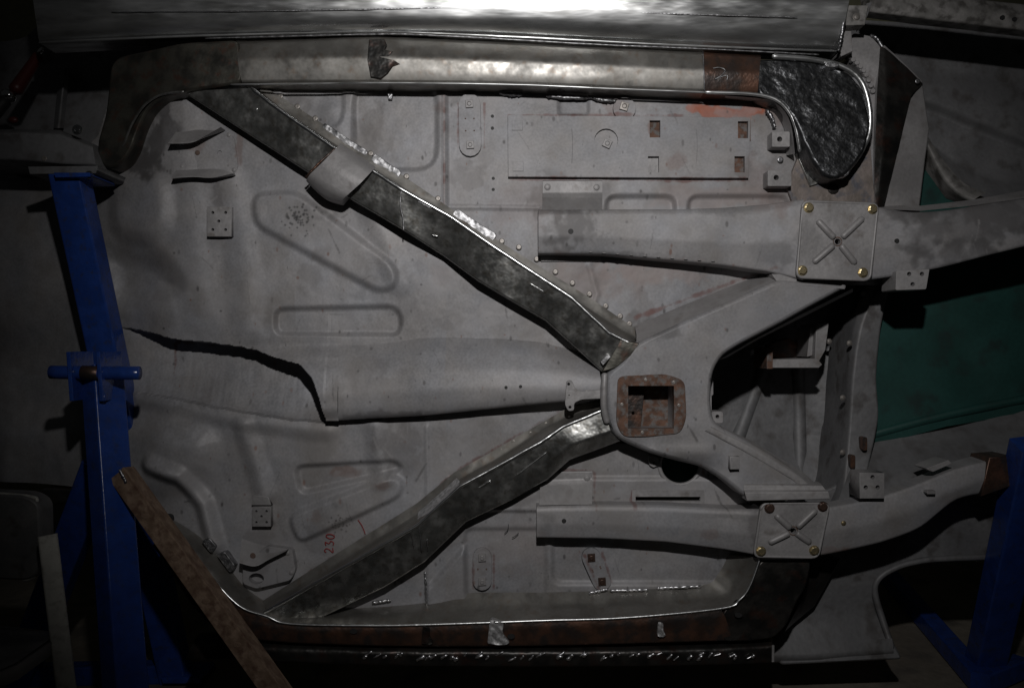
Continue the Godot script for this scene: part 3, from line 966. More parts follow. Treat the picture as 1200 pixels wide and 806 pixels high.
func build_cross_frame(car: Node3D):
	# upper diagonal arm: flange, side wall, dark front face, return
	var up := loft("crossmember_arm", car, M.steel, [
		rail([294, 103, 0.06, 318, 122, 0.063, 390, 172, 0.066, 440, 202, 0.068, 469, 221, 0.074, 531, 256, 0.066, 571, 284, 0.07, 670, 349, 0.075, 714, 390, 0.078, 742, 404, 0.08]),
		rail([214, 107, 0.042, 262, 138, 0.044, 352, 196, 0.05, 402, 228, 0.056, 474, 270, 0.06, 520, 300, 0.036, 560, 329, 0.057, 640, 376, 0.056, 680, 412, 0.06, 706, 436, 0.06])],
		{"sub": 8, "round": 0.0045, "skirt": -0.004, "across": 4, "wobble": 0.0016, "freq": 14.0})
	loft("arm_flange", up, M.sill_steel, [
		rail([306, 100, 0.006, 340, 120, 0.004, 408, 165, 0.004, 462, 199, 0.004, 496, 222, 0.004, 545, 256, 0.004, 590, 286, 0.004, 690, 348, 0.004, 730, 375, 0.004, 748, 386, 0.004]),
		rail([304, 107, 0.012, 328, 128, 0.012, 398, 174, 0.012, 456, 211, 0.012, 490, 232, 0.012, 538, 264, 0.012, 583, 295, 0.012, 682, 358, 0.012, 724, 385, 0.012, 746, 397, 0.014]),
		rail([294, 103, 0.06, 318, 122, 0.063, 390, 172, 0.066, 440, 202, 0.068, 469, 221, 0.074, 531, 256, 0.066, 571, 284, 0.07, 670, 349, 0.075, 714, 390, 0.078, 742, 404, 0.08])],
		{"sub": 8, "round": 0.004, "across": 3, "wobble": 0.0014, "freq": 22.0, "caps": false})
	tube("rolled_or_highlight_edge", up, M.edge, [Vector3(294, 103, 0.06), Vector3(318, 122, 0.063), Vector3(390, 172, 0.066), Vector3(440, 202, 0.068), Vector3(469, 221, 0.074), Vector3(531, 256, 0.066), Vector3(571, 284, 0.07), Vector3(670, 349, 0.075), Vector3(714, 390, 0.078), Vector3(742, 404, 0.08)], 0.0045, {"sub": 8, "smooth": false, "bead": 0.3})  # brighter tube laid on to draw the highlight along the arm's edge
	for q in [[327, 111], [347, 123], [368, 137], [433, 178], [475, 205], [512, 231], [587, 281], [607, 288], [628, 302], [650, 317], [670, 330], [690, 343], [709, 357], [726, 369], [737, 378]]:
		bolt(up, q[0] + 1.0, q[1] + 1.5, 0.0045, 3.4, "nugget", M.dull_bolt, "spot_weld", rng.randf() * 6.0)
	for s in [[436, 184, 468, 206, 6.0], [532, 248, 580, 279, 5.5], [378, 146, 430, 180, 3.5]]:
		var a := Vector2(s[0], s[1])
		var b := Vector2(s[2], s[3])
		var nn: Vector2 = (b - a).orthogonal().normalized() * s[4]
		slab("ground_or_highlight_patch", up, M.ground, round_poly(PackedVector2Array([a - nn, a.lerp(b, 0.4) - nn * 1.2, b - nn, b + nn, a.lerp(b, 0.6) + nn * 0.8, a + nn]), 4, 2), 0.002, 0.0065, {"bevel": 0.002, "cell": 0.006, "warp": func(p): return Vector3(p.x, p.y, p.z + (0.0014 * wob.get_noise_2d(p.x * 160.0, p.y * 160.0) if p.z > 0.004 else 0.0))})
	tube("weld_bead", up, M.ground, [Vector3(470, 223, 0.0745), Vector3(469, 240, 0.074), Vector3(472, 256, 0.072), Vector3(473, 270, 0.071)], 0.0014, {"sub": 6, "bead": 0.5})
	tube("weld_bead", up, M.weld, [Vector3(490, 236, 0.071), Vector3(510, 246, 0.069), Vector3(522, 250, 0.068)], 0.0012, {"sub": 8, "bead": 1.0})
	slab("ground_or_highlight_patch", up, M.ground, poly([704, 424, 712, 415, 716, 418, 707, 428]), 0.06, 0.0785, {"bevel": 0.001})
	loft("arm_end", car, M.elbow, [rail([706, 436, 0.082, 720, 432, 0.083, 738, 418, 0.084]), rail([728, 398, 0.083, 740, 400, 0.085, 749, 402, 0.086])], {"sub": 6, "round": 0.004, "skirt": 0.05, "head": 0.05, "wobble": 0.002})
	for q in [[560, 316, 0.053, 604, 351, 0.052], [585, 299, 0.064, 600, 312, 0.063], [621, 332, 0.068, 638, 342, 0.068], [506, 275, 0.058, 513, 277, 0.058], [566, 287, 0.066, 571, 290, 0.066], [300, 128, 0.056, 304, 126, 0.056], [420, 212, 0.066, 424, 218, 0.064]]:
		tube("grinding_or_reflection_mark", up, M.edge, [Vector3(q[0], q[1], q[2]), Vector3((q[0] + q[3]) / 2.0, (q[1] + q[4]) / 2.0, (q[2] + q[5]) / 2.0), Vector3(q[3], q[4], q[5])], 0.0014, {"sub": 5, "bead": 1.0, "sides": 6})  # reflections on the arm face, drawn as thin bright tubes
	# grey saddle bracket clasping the upper arm
	var sad := loft("saddle_bracket", car, M.primer_tile, [
		rail([399, 168, 0.06, 420, 181, 0.06, 440, 196, 0.06]),
		rail([394, 173, 0.082, 416, 186, 0.084, 436, 200, 0.082]),
		rail([378, 190, 0.094, 400, 202, 0.097, 422, 215, 0.094]),
		rail([362, 205, 0.088, 382, 220, 0.092, 404, 231, 0.088]),
		rail([358, 212, 0.06, 377, 230, 0.062, 397, 237, 0.06])],
		{"sub": 6, "smooth": true, "round": 0.012, "skirt": 0.012, "across": 2})
	tube("weld_bead", sad, M.rust_steel, [Vector3(393, 174, 0.07), Vector3(378, 187, 0.074), Vector3(366, 199, 0.074), Vector3(358, 208, 0.068)], 0.0024, {"sub": 8, "bead": 0.8})
	# lower diagonal arm
	var low := loft("crossmember_arm", car, M.steel, [
		rail([302, 722, 0.045, 404, 664, 0.062, 489, 616, 0.066, 539, 570, 0.07, 578, 549, 0.066, 634, 518, 0.064, 660, 500, 0.064, 708, 480, 0.07]),
		rail([324, 731, 0.045, 440, 676, 0.053, 494, 640, 0.057, 544, 596, 0.056, 590, 570, 0.055, 640, 545, 0.058, 668, 522, 0.073, 716, 506, 0.078]),
		rail([352, 736, 0.035, 452, 688, 0.043, 497, 659, 0.047, 546, 612, 0.044, 598, 587, 0.045, 642, 562, 0.042, 668, 539, 0.04, 727, 517, 0.05])],
		{"sub": 8, "round": 0.0045, "skirt": -0.004, "across": 4, "wobble": 0.0016, "freq": 14.0})
	loft("arm_flange", low, M.sill_steel, [
		rail([298, 710, 0.004, 400, 645, 0.004, 488, 590, 0.004, 533, 553, 0.004, 575, 530, 0.004, 640, 492, 0.004, 665, 478, 0.004, 708, 468, 0.006]),
		rail([302, 714, 0.014, 405, 656, 0.014, 488, 604, 0.014, 540, 562, 0.014, 580, 540, 0.014, 640, 502, 0.014, 668, 487, 0.014, 708, 474, 0.016]),
		rail([302, 722, 0.045, 404, 664, 0.062, 489, 616, 0.066, 539, 570, 0.07, 578, 549, 0.066, 634, 518, 0.064, 660, 500, 0.064, 708, 480, 0.07])],
		{"sub": 8, "round": 0.004, "across": 3, "wobble": 0.0014, "freq": 22.0, "caps": false})
	tube("rolled_or_highlight_edge", low, M.edge, [Vector3(302, 722, 0.045), Vector3(404, 664, 0.062), Vector3(489, 616, 0.066), Vector3(539, 570, 0.07), Vector3(578, 549, 0.066), Vector3(634, 518, 0.066), Vector3(660, 500, 0.064), Vector3(708, 480, 0.07)], 0.0045, {"sub": 8, "smooth": false, "bead": 0.3})  # edge highlight of the lower arm, modelled as a bright tube
	for q in [[408, 652], [428, 638], [448, 626], [466, 614], [484, 603], [545, 555], [564, 544], [588, 528], [602, 518], [622, 508], [640, 497]]:
		bolt(low, q[0], q[1], 0.0065, 2.6, "nugget", M.dull_bolt, "spot_weld", rng.randf() * 6.0)
	loft("ground_or_highlight_patch", low, M.bare, [rail([490, 600, 0.015, 506, 586, 0.015, 522, 572, 0.015, 535, 560, 0.015]), rail([489, 607, 0.03, 506, 592, 0.036, 524, 577, 0.034, 539, 564, 0.03]), rail([490, 613, 0.054, 507, 598, 0.06, 524, 582, 0.06, 538, 568, 0.058])], {"sub": 6, "round": 0.003, "across": 4, "wobble": 0.003, "freq": 60.0, "caps": false})  # strong highlight on the side wall, put in as a pale metal sheet
	tube("weld_bead", low, M.weld, [Vector3(491, 618, 0.0655), Vector3(493, 634, 0.0645), Vector3(494, 646, 0.0635)], 0.0011, {"sub": 6, "bead": 0.6})
	tube("weld_bead", low, M.ground, [Vector3(710, 480, 0.084), Vector3(713, 492, 0.083), Vector3(722, 508, 0.076)], 0.0028, {"sub": 6, "bead": 0.8})
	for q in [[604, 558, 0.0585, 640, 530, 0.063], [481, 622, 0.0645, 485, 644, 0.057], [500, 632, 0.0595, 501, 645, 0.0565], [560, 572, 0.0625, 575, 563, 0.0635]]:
		tube("grinding_or_reflection_mark", low, M.edge, [Vector3(q[0], q[1], q[2]), Vector3((q[0] + q[3]) / 2.0, (q[1] + q[4]) / 2.0, (q[2] + q[5]) / 2.0), Vector3(q[3], q[4], q[5])], 0.0014, {"sub": 5, "bead": 1.0, "sides": 6})  # bright tubes stand in for reflected streaks on this arm
	# central hub of the crossmember with its square opening
	var hub := slab("crossmember_hub", car, M.primer, round_poly(poly([709, 438, 728, 424, 744, 402, 800, 376, 860, 350, 915, 326, 1004, 333, 960, 356, 912, 382, 868, 404, 846, 418, 836, 438, 834, 470, 838, 496, 862, 508, 905, 532, 942, 556, 962, 574, 962, 586, 872, 584, 852, 566, 826, 549, 792, 541, 758, 530, 728, 517, 716, 506, 710, 480]), 10, 3), -0.002, 0.085,
		{"bevel": 0.022, "bevel_z": 0.02, "steps": 5, "cell": 0.01, "holes": [rect(736, 451, 790, 503)], "warp": hub_warp})
	tube("collar", hub, M.primer_tile, [Vector3(709, 437, 0.084), Vector3(708, 455, 0.088), Vector3(708, 478, 0.086), Vector3(712, 496, 0.08)], 0.008, {"sub": 6, "sides": 9})
	var mount := slab("rusty_mount_frame", hub, M.rust, round_poly(poly([724, 441, 780, 438, 803, 446, 805, 490, 798, 508, 760, 512, 730, 512, 722, 496]), 8), 0.07, 0.0885,
		{"bevel": 0.003, "holes": [rect(736, 452, 790, 502)]})
	for q in [[757, 445], [796, 475], [753, 507], [729, 474], [790, 448]]: bolt(mount, q[0], q[1], 0.0885, 2.2, "nugget", M.dull_bolt, "rivet")
	slab("inner_plate", hub, M.rust, rect(722, 436, 812, 520), 0.004, 0.008, {"bevel": 0.001})
	slab("inner_tab", hub, M.rust_steel, poly([726, 440, 757, 440, 749, 520, 726, 520]), 0.03, 0.034, {"bevel": 0.001, "holes": [disc(742, 484, 2.0, 8)]})
	# folded strips along the hub's branches
	loft("branch_wall", hub, M.primer_tile, [rail([744, 382, 0.004, 800, 358, 0.004, 870, 330, 0.004, 905, 318, 0.004]), rail([746, 392, 0.05, 800, 368, 0.05, 868, 341, 0.05, 910, 324, 0.05]), rail([746, 402, 0.078, 800, 377, 0.078, 866, 348, 0.076, 916, 328, 0.07])], {"sub": 6, "round": 0.008, "caps": false})
	loft("branch_rib", hub, M.primer_tile, [rail([838, 496, 0.05, 880, 516, 0.05, 940, 552, 0.05, 958, 568, 0.05]), rail([834, 500, 0.088, 876, 521, 0.087, 934, 556, 0.08, 955, 573, 0.076]), rail([826, 505, 0.088, 868, 527, 0.087, 928, 562, 0.08, 950, 580, 0.076])], {"sub": 6, "round": 0.005, "skirt": 0.06, "caps": false})
	slab("welded_nut_tab", hub, M.primer_tile, round_poly(rect(834, 482, 848, 496), 3), 0.03, 0.07, {"bevel": 0.002, "holes": [disc(841, 488, 2.4, 8)]})
	slab("clip", hub, M.primer_tile, rect(856, 535, 867, 550), 0.06, 0.1, {"bevel": 0.002})
	# lower return of the upper branch, falling to the toe board
	loft("branch_lip", hub, M.primer_tile, [rail([842, 422, 0.04, 880, 400, 0.04, 940, 368, 0.03, 1000, 338, 0.03]), rail([852, 419, 0.0, 890, 397, -0.01, 944, 370, -0.01, 1000, 342, -0.01])], {"sub": 4, "caps": false})
	# cover plate over the front of the propeller shaft tunnel
	var cover := loft("tunnel_cover", car, M.primer, [
		rail([396, 404, 0.0, 430, 404, 0.0, 470, 400, 0.0, 500, 396, 0.0, 560, 396, 0.0, 640, 402, 0.0, 700, 424, 0.01]),
		rail([396, 418, 0.018, 430, 418, 0.018, 470, 414, 0.022, 500, 411, 0.024, 560, 411, 0.026, 640, 415, 0.03, 702, 432, 0.04]),
		rail([396, 440, 0.036, 430, 440, 0.038, 470, 438, 0.042, 500, 436, 0.046, 560, 434, 0.05, 640, 436, 0.054, 704, 442, 0.062]),
		rail([396, 462, 0.047, 430, 462, 0.048, 470, 460, 0.05, 500, 458, 0.054, 560, 456, 0.058, 640, 455, 0.062, 705, 455, 0.068]),
		rail([396, 482, 0.044, 430, 480, 0.046, 470, 478, 0.048, 500, 476, 0.05, 560, 472, 0.054, 640, 466, 0.058, 706, 464, 0.064]),
		rail([396, 493, 0.034, 430, 491, 0.036, 470, 489, 0.038, 500, 487, 0.04, 560, 481, 0.044, 640, 473, 0.05, 707, 468, 0.054])],
		{"sub": 7, "smooth": true, "round": 0.01, "skirt": -0.004, "across": 3, "wobble": 0.0016, "freq": 10.0})
	for q in [[593, 454], [610, 453]]: slab("bolt_hole_dark", cover, M.rubber_and_hole_black, disc(q[0], q[1], 2.0, 8), 0.05, 0.0605, {"bevel": 0.0005})  # black discs; the dark of the holes is put into colour
	var link := slab("handbrake_link", car, M.primer_tile, round_poly(poly([664, 446, 670, 445, 674, 455, 682, 459, 706, 456, 706, 467, 682, 468, 673, 472, 673, 481, 666, 482, 662, 474]), 3, 3), 0.072, 0.078, {"bevel": 0.0015, "holes": [disc(666.5, 450, 1.8, 8), disc(668, 477, 1.8, 8), disc(667, 463, 0.9, 6)]})
	slab("link_tab", link, M.primer_tile, rect(686, 457, 712, 466), 0.05, 0.0735, {"bevel": 0.001})

func hub_warp(p: Vector3) -> Vector3:
	if p.z < 0.03: return p
	var z := p.z + 0.0025 * wob.get_noise_2d(p.x * 7.0, p.y * 7.0)
	z -= 0.02 * smoothstep(0.5, 0.8, p.x)
	# pressed swelling along the lower flank
	z += 0.014 * exp(-pow((p.y + 0.246) / 0.02, 2.0)) * smoothstep(0.26, 0.32, p.x) * smoothstep(0.5, 0.42, p.x)
	z -= 0.018 * smoothstep(-0.2, -0.27, p.y) * smoothstep(0.52, 0.42, p.x)
	return Vector3(p.x, p.y, z)

func cross_plate(car: Node3D, outline: PackedVector2Array, z: float, cu: float, cv: float, arms: Array, bolts: Array, bolt_mats: Array):
	var pl := slab("cross_ribbed_plate", car, M.primer_tile, round_poly(outline, 8), z - 0.014, z, {"bevel": 0.003, "holes": [disc(cu, cv, 3.6, 10)]})
	var lip := round_poly(outline, 8)
	var path := []
	for q in lip: path.append(Vector3(q.x, q.y, z - 0.002))
	path.append(path[0])
	tube("rolled_rim", pl, M.primer_tile, path, 0.0034, {"sub": 2, "smooth": false})
	for a in arms:
		tube("pressed_rib", pl, M.primer_tile, [Vector3(lerpf(cu, a[0], 0.16), lerpf(cv, a[1], 0.16), z + 0.001), Vector3(lerpf(cu, a[0], 0.5), lerpf(cv, a[1], 0.5), z + 0.002), Vector3(a[0], a[1], z)], 0.0075, {"sub": 5, "sides": 10})
	var ring := []
	for k in 9: ring.append(Vector3(cu + cos(TAU * k / 8.0) * 5.0, cv + sin(TAU * k / 8.0) * 5.0, z))
	tube("rusty_hole_rim", pl, M.rust, ring, 0.0014, {"sub": 2})
	for k in bolts.size(): bolt(pl, bolts[k][0], bolts[k][1], z, 4.6, "hex", bolt_mats[k], "bolt", 0.4 * k)

func hole_tab(called: String, parent: Node, outline: PackedVector2Array, z0: float, z1: float, spots: Array, r := 2.6, mat: Material = null) -> MeshInstance3D:
	var hs := []
	for s in spots: hs.append(disc(s[0], s[1], r, 10))
	return slab(called, parent, mat if mat else M.primer_tile, outline, z0, z1, {"bevel": 0.0012, "holes": hs})

func build_rails(car: Node3D):
	# upper chassis rail
	var r1 := loft("chassis_rail", car, M.primer, [
		rail([631, 245, 0.05, 712, 245, 0.052, 800, 245, 0.056, 850, 243, 0.06, 900, 239, 0.066, 942, 233, 0.072]),
		rail([631, 250, 0.056, 712, 250, 0.058, 800, 250, 0.062, 850, 249, 0.067, 900, 246, 0.074, 942, 240, 0.08]),
		rail([631, 276, 0.058, 712, 278, 0.06, 800, 282, 0.066, 850, 284, 0.07, 900, 286, 0.078, 942, 286, 0.084]),
		rail([631, 297, 0.05, 712, 298, 0.052, 800, 306, 0.058, 850, 311, 0.062, 900, 318, 0.07, 942, 328, 0.076])],
		{"sub": 6, "round": 0.005, "head": -0.002, "skirt": -0.002, "across": 3, "wobble": 0.002, "freq": 8.0})
	slab("drain_hole_dark", r1, M.rubber_and_hole_black, disc(669, 271, 3.2, 10), 0.05, 0.0605, {"bevel": 0.0004})  # black disc whose colour gives the dark inside a hole
	for x in range(10):
		tube("spot_mark", r1, M.primer_tile, [Vector3(690 + x * 16, 295 + x * 1.2, 0.0545 + x * 0.0012), Vector3(694 + x * 16, 295.3 + x * 1.2, 0.0548 + x * 0.0012)], 0.0016, {"sub": 2, "sides": 5})
	var b1 := loft("rail_bracket", car, M.primer_tile, [
		rail([636, 211, 0.008, 706, 211, 0.008]), rail([636, 226, 0.008, 706, 226, 0.008]), rail([636, 232, 0.016, 706, 232, 0.016]), rail([635, 246, 0.051, 706, 246, 0.053])], {"sub": 4, "head": 0.0, "round": 0.003})
	for q in [[641.5, 219], [699, 219.5]]: bolt(b1, q[0], q[1], 0.008, 3.6, "dome", M.primer_tile, "rivet")
	slab("rail_flange", car, M.primer_tile, rect(634, 300, 704, 306), -0.002, 0.006, {"bevel": 0.001})
	cross_plate(car, poly([941, 236, 1029, 239, 1020, 328, 934, 325]), 0.092, 982, 283, [[958, 258], [1012, 255], [953, 308], [1003, 309]], [[948, 243.5], [1023, 245], [940.5, 317], [1011.5, 319.5]], [M.brass, M.brass, M.brass, M.brass])
	var r2 := loft("front_rail", car, M.primer, [
		rail([1018, 240, 0.06, 1040, 244, 0.062, 1070, 248, 0.066, 1110, 246, 0.07, 1160, 238, 0.074, 1230, 228, 0.08]),
		rail([1018, 246, 0.072, 1040, 250, 0.074, 1070, 254, 0.078, 1110, 252, 0.082, 1160, 245, 0.086, 1230, 236, 0.09]),
		rail([1018, 290, 0.078, 1040, 290, 0.08, 1070, 286, 0.085, 1110, 280, 0.09, 1160, 270, 0.094, 1230, 260, 0.098]),
		rail([1016, 328, 0.068, 1040, 325, 0.07, 1070, 320, 0.074, 1110, 312, 0.078, 1160, 299, 0.084, 1230, 282, 0.088])],
		{"sub": 6, "smooth": true, "round": 0.007, "head": -0.06, "skirt": -0.06, "across": 3, "wobble": 0.003, "freq": 7.0})
	slab("drain_hole_dark", r2, M.rubber_and_hole_black, disc(1052, 282, 2.6, 10), 0.07, 0.085, {"bevel": 0.0004})  # hole darkness painted as a black disc
	loft("rail_top_flange", r2, M.primer_tile, [rail([1030, 240, 0.0, 1080, 241, 0.0, 1140, 234, 0.0, 1230, 218, 0.0]), rail([1030, 245, 0.06, 1080, 247, 0.066, 1140, 241, 0.07, 1230, 228, 0.08])], {"sub": 4, "caps": false})
	hole_tab("three_hole_tab", car, round_poly(poly([1051, 317, 1090, 315, 1086, 339, 1050, 340]), 2), 0.02, 0.092, [[1066, 321], [1081, 321], [1070, 333]], 2.6)
	slab("rail_clip", car, M.primer_tile, poly([905, 321, 914, 321, 934, 327, 934, 331, 910, 329]), 0.03, 0.07, {"bevel": 0.001})
	# lower chassis rail
	var r3 := loft("chassis_rail", car, M.primer, [
		rail([629, 593, 0.048, 700, 591, 0.05, 780, 592, 0.054, 850, 596, 0.06, 895, 597, 0.068]),
		rail([629, 598, 0.054, 700, 597, 0.056, 780, 598, 0.06, 850, 601, 0.067, 895, 602, 0.075]),
		rail([629, 614, 0.054, 700, 615, 0.056, 780, 618, 0.06, 850, 624, 0.068, 895, 628, 0.077]),
		rail([629, 630, 0.046, 700, 631, 0.048, 780, 635, 0.052, 850, 644, 0.058, 895, 652, 0.066])],
		{"sub": 6, "round": 0.005, "head": -0.002, "skirt": -0.002, "across": 3, "wobble": 0.002, "freq": 8.0})
	slab("drain_hole_dark", r3, M.rubber_and_hole_black, disc(661, 610.5, 2.8, 10), 0.045, 0.0562, {"bevel": 0.0004})  # black disc, coloured as dark as an open hole
	var b2 := loft("rail_bracket", car, M.primer_tile, [
		rail([634, 553, 0.008, 694, 552, 0.008]), rail([634, 563, 0.008, 694, 561, 0.008]), rail([633, 569, 0.014, 694, 566, 0.014]), rail([632, 592, 0.049, 694, 591, 0.05])], {"sub": 4, "head": 0.0, "round": 0.003})
	for q in [[639, 561], [688, 560.5]]: bolt(b2, q[0], q[1], 0.008, 3.4, "dome", M.primer_tile, "rivet")
	cross_plate(car, poly([893, 590, 972, 590, 959, 653, 884, 652]), 0.088, 930, 622, [[909, 603], [957, 597], [901, 636], [950, 636]], [[902, 595.5], [964.5, 593.5], [892, 646], [954.5, 645]], [M.rust_steel, M.rust_steel, M.brass, M.brass])
	var r4 := loft("front_rail", car, M.primer, [
		rail([960, 590, 0.03, 1000, 582, 0.02, 1040, 572, 0.01, 1080, 556, 0.0, 1120, 540, -0.01, 1168, 528, -0.02]),
		rail([960, 596, 0.074, 1000, 590, 0.07, 1040, 580, 0.064, 1080, 566, 0.058, 1120, 550, 0.052, 1168, 538, 0.046]),
		rail([960, 626, 0.08, 1000, 618, 0.077, 1040, 608, 0.072, 1080, 594, 0.066, 1120, 574, 0.06, 1168, 558, 0.054]),
		rail([958, 652, 0.066, 1000, 644, 0.064, 1040, 634, 0.06, 1080, 618, 0.054, 1122, 586, 0.048, 1168, 577, 0.044])],
		{"sub": 6, "smooth": true, "round": 0.007, "skirt": -0.05, "across": 3, "wobble": 0.003, "freq": 7.0})
	bolt(r4, 989, 613, 0.078, 2.4, "dome", M.brass)
	for q in [[1092, 577]]: slab("clip", r4, M.primer_tile, rect(q[0] - 5, q[1] - 2, q[0] + 5, q[1] + 2), 0.05, 0.078, {"bevel": 0.001})
	slab("bracket", r4, M.primer_tile, poly([1086, 549, 1112, 539, 1117, 543, 1094, 553]), 0.0, 0.062, {"bevel": 0.002})
	slab("rail_end_plate", r4, M.rust_steel, poly([1160, 536, 1186, 534, 1196, 566, 1150, 582]), -0.02, 0.058, {"bevel": 0.004})
	hole_tab("three_hole_tab", car, rect(1008, 554, 1037, 584), 0.03, 0.086, [[1023, 559], [1015, 571], [1029, 571]], 2.6)
	# stepped angle strip over the lower cross plate
	loft("angle_strip", car, M.primer_tile, [rail([872, 564, 0.07, 962, 566, 0.07]), rail([872, 568, 0.092, 964, 569, 0.092]), rail([872, 574, 0.094, 968, 574, 0.094]), rail([873, 577, 0.103, 971, 576, 0.103]), rail([876, 587, 0.104, 973, 585, 0.104])], {"sub": 4, "round": 0.0025, "skirt": 0.06, "head": 0.05})

func build_lower_sill(car: Node3D):
	# inward wall, lip and rusty front face
	loft("sill_inner_wall", car, M.sill_steel, [
		rail([186, 600, -0.02, 224, 622, -0.01, 256, 650, 0.0, 292, 692, 0.0, 340, 714, 0.0, 430, 712, 0.0, 500, 706, 0.0, 546, 695, 0.0, 640, 694, 0.0, 730, 691, 0.0, 822, 686, 0.0, 842, 672, 0.0, 854, 650, 0.0]),
		rail([190, 610, 0.01, 222, 634, 0.02, 250, 666, 0.03, 284, 704, 0.04, 338, 722, 0.04, 430, 720, 0.035, 500, 716, 0.034, 546, 714, 0.03, 640, 712, 0.03, 730, 709, 0.03, 835, 703, 0.03, 862, 688, 0.03, 876, 652, 0.03]),
		rail([193, 618, 0.04, 220, 643, 0.05, 246, 676, 0.06, 280, 711, 0.068, 340, 731, 0.07, 430, 733, 0.07, 500, 732, 0.07, 546, 731, 0.07, 640, 727, 0.07, 730, 724, 0.07, 845, 713, 0.07, 876, 694, 0.07, 890, 654, 0.066])],
		{"sub": 6, "smooth": true, "round": 0.01, "across": 3, "wobble": 0.0022, "caps": false})
	var face := loft("inner_sill", car, M.rust_steel, [
		rail([193, 618, 0.04, 220, 643, 0.05, 246, 676, 0.06, 280, 711, 0.068, 340, 731, 0.07, 430, 733, 0.07, 500, 732, 0.07, 546, 731, 0.07, 640, 727, 0.07, 730, 724, 0.07, 845, 714, 0.07]),
		rail([189, 624, 0.042, 215, 650, 0.052, 240, 686, 0.062, 272, 722, 0.07, 336, 738, 0.073, 430, 740, 0.073, 500, 740, 0.073, 546, 739, 0.073, 640, 735, 0.073, 730, 732, 0.073, 850, 722, 0.073]),
		rail([178, 640, 0.03, 200, 670, 0.04, 225, 710, 0.05, 262, 742, 0.06, 330, 753, 0.064, 430, 757, 0.064, 500, 758, 0.064, 546, 758, 0.064, 640, 757, 0.064, 730, 755, 0.064, 860, 751, 0.064])],
		{"sub": 6, "smooth": true, "round": 0.006, "skirt": -0.02, "across": 3, "wobble": 0.0015})
	tube("rolled_or_highlight_edge", face, M.edge, [Vector3(193, 617, 0.041), Vector3(220, 642, 0.051), Vector3(246, 675, 0.061), Vector3(280, 710, 0.069), Vector3(312, 722, 0.071), Vector3(340, 731, 0.072), Vector3(430, 733, 0.072), Vector3(500, 732, 0.072), Vector3(640, 727, 0.072), Vector3(730, 724, 0.072), Vector3(845, 713, 0.072), Vector3(868, 702, 0.071), Vector3(880, 685, 0.07), Vector3(891, 654, 0.066)], 0.003, {"sub": 10, "bead": 0.15})
	for q in [[599, 746], [414, 740], [866, 721]]: slab("drain_hole_dark", face, M.rubber_and_hole_black, disc(q[0], q[1], 4.5, 10, 3.0), 0.05, 0.0752, {"bevel": 0.0004})  # black ovals put the shade of drain holes into colour
	for q in [[583, 742, 15, 16], [775, 738, 6, 10], [500, 745, 8, 12]]:
		slab("ground_or_highlight_patch", face, M.bare if q[2] != 8 else M.burnt, round_poly(poly([q[0] - q[2] * 0.6, q[1] - q[3], q[0] + q[2] * 0.5, q[1] - q[3] * 0.8, q[0] + q[2] * 0.4, q[1], q[0] + q[2], q[1] + q[3] * 0.7, q[0] + q[2] * 0.6, q[1] + q[3] * 0.9, q[0] - q[2] * 0.8, q[1] + q[3] * 0.8]), 3, 2), 0.04, 0.0748,
			{"bevel": 0.002, "cell": 0.006, "warp": func(p): return Vector3(p.x, p.y, p.z + (0.004 * wob.get_noise_2d(p.x * 120.0, p.y * 120.0) if p.z > 0.06 else 0.0))})
	slab("sill_end_plate", car, M.burnt, round_poly(poly([846, 716, 876, 696, 886, 668, 892, 656, 952, 656, 946, 686, 934, 706, 922, 734, 908, 748, 880, 752, 846, 752]), 8, 3), -0.02, 0.066, {"bevel": 0.008, "cell": 0.02, "warp": func(p): return Vector3(p.x, p.y, p.z + (0.003 * wob.get_noise_2d(p.x * 16.0, p.y * 16.0) if p.z > 0.04 else 0.0))})
	loft("end_gusset", car, M.burnt, [rail([952, 656, -0.02, 940, 700, -0.02, 920, 740, -0.02]), rail([985, 656, -0.06, 955, 710, -0.06, 922, 738, -0.06])], {"sub": 5, "head": -0.08, "skirt": -0.12})
	# dark rocker along the bottom
	var rk := loft("rocker_panel", car, M.burnt, [
		rail([228, 748, 0.02, 300, 752, 0.045, 430, 758, 0.05, 600, 759, 0.05, 780, 757, 0.05, 905, 752, 0.045]),
		rail([222, 760, 0.036, 300, 762, 0.06, 430, 765, 0.064, 600, 766, 0.064, 780, 764, 0.064, 905, 758, 0.06]),
		rail([216, 774, 0.03, 300, 776, 0.054, 430, 780, 0.058, 600, 782, 0.058, 780, 781, 0.058, 905, 778, 0.054])],
		{"sub": 10, "smooth": true, "round": 0.008, "head": -0.02, "skirt": -0.12, "across": 2, "wobble": 0.002})
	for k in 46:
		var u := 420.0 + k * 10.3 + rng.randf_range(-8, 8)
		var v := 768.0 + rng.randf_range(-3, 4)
		tube("grinding_or_reflection_mark", rk, M.glint, [Vector3(u, v + 3, 0.0632), Vector3(u + rng.randf_range(3, 10), v - rng.randf_range(0, 4), 0.0642)], rng.randf_range(0.0016, 0.0045), {"sub": 5, "bead": 1.0, "sides": 6})
	# weld along the back of the wall
	for s in [[330, 716, 372, 713], [436, 706, 458, 703], [690, 695, 712, 690], [715, 692, 760, 691], [770, 689, 822, 687], [498, 670, 500, 712]]:
		tube("weld_bead", car, M.glint, [Vector3(s[0], s[1], 0.008), Vector3((s[0] + s[2]) / 2.0, (s[1] + s[3]) / 2.0, 0.01), Vector3(s[2], s[3], 0.008)], 0.003, {"sub": 12, "bead": 1.0})
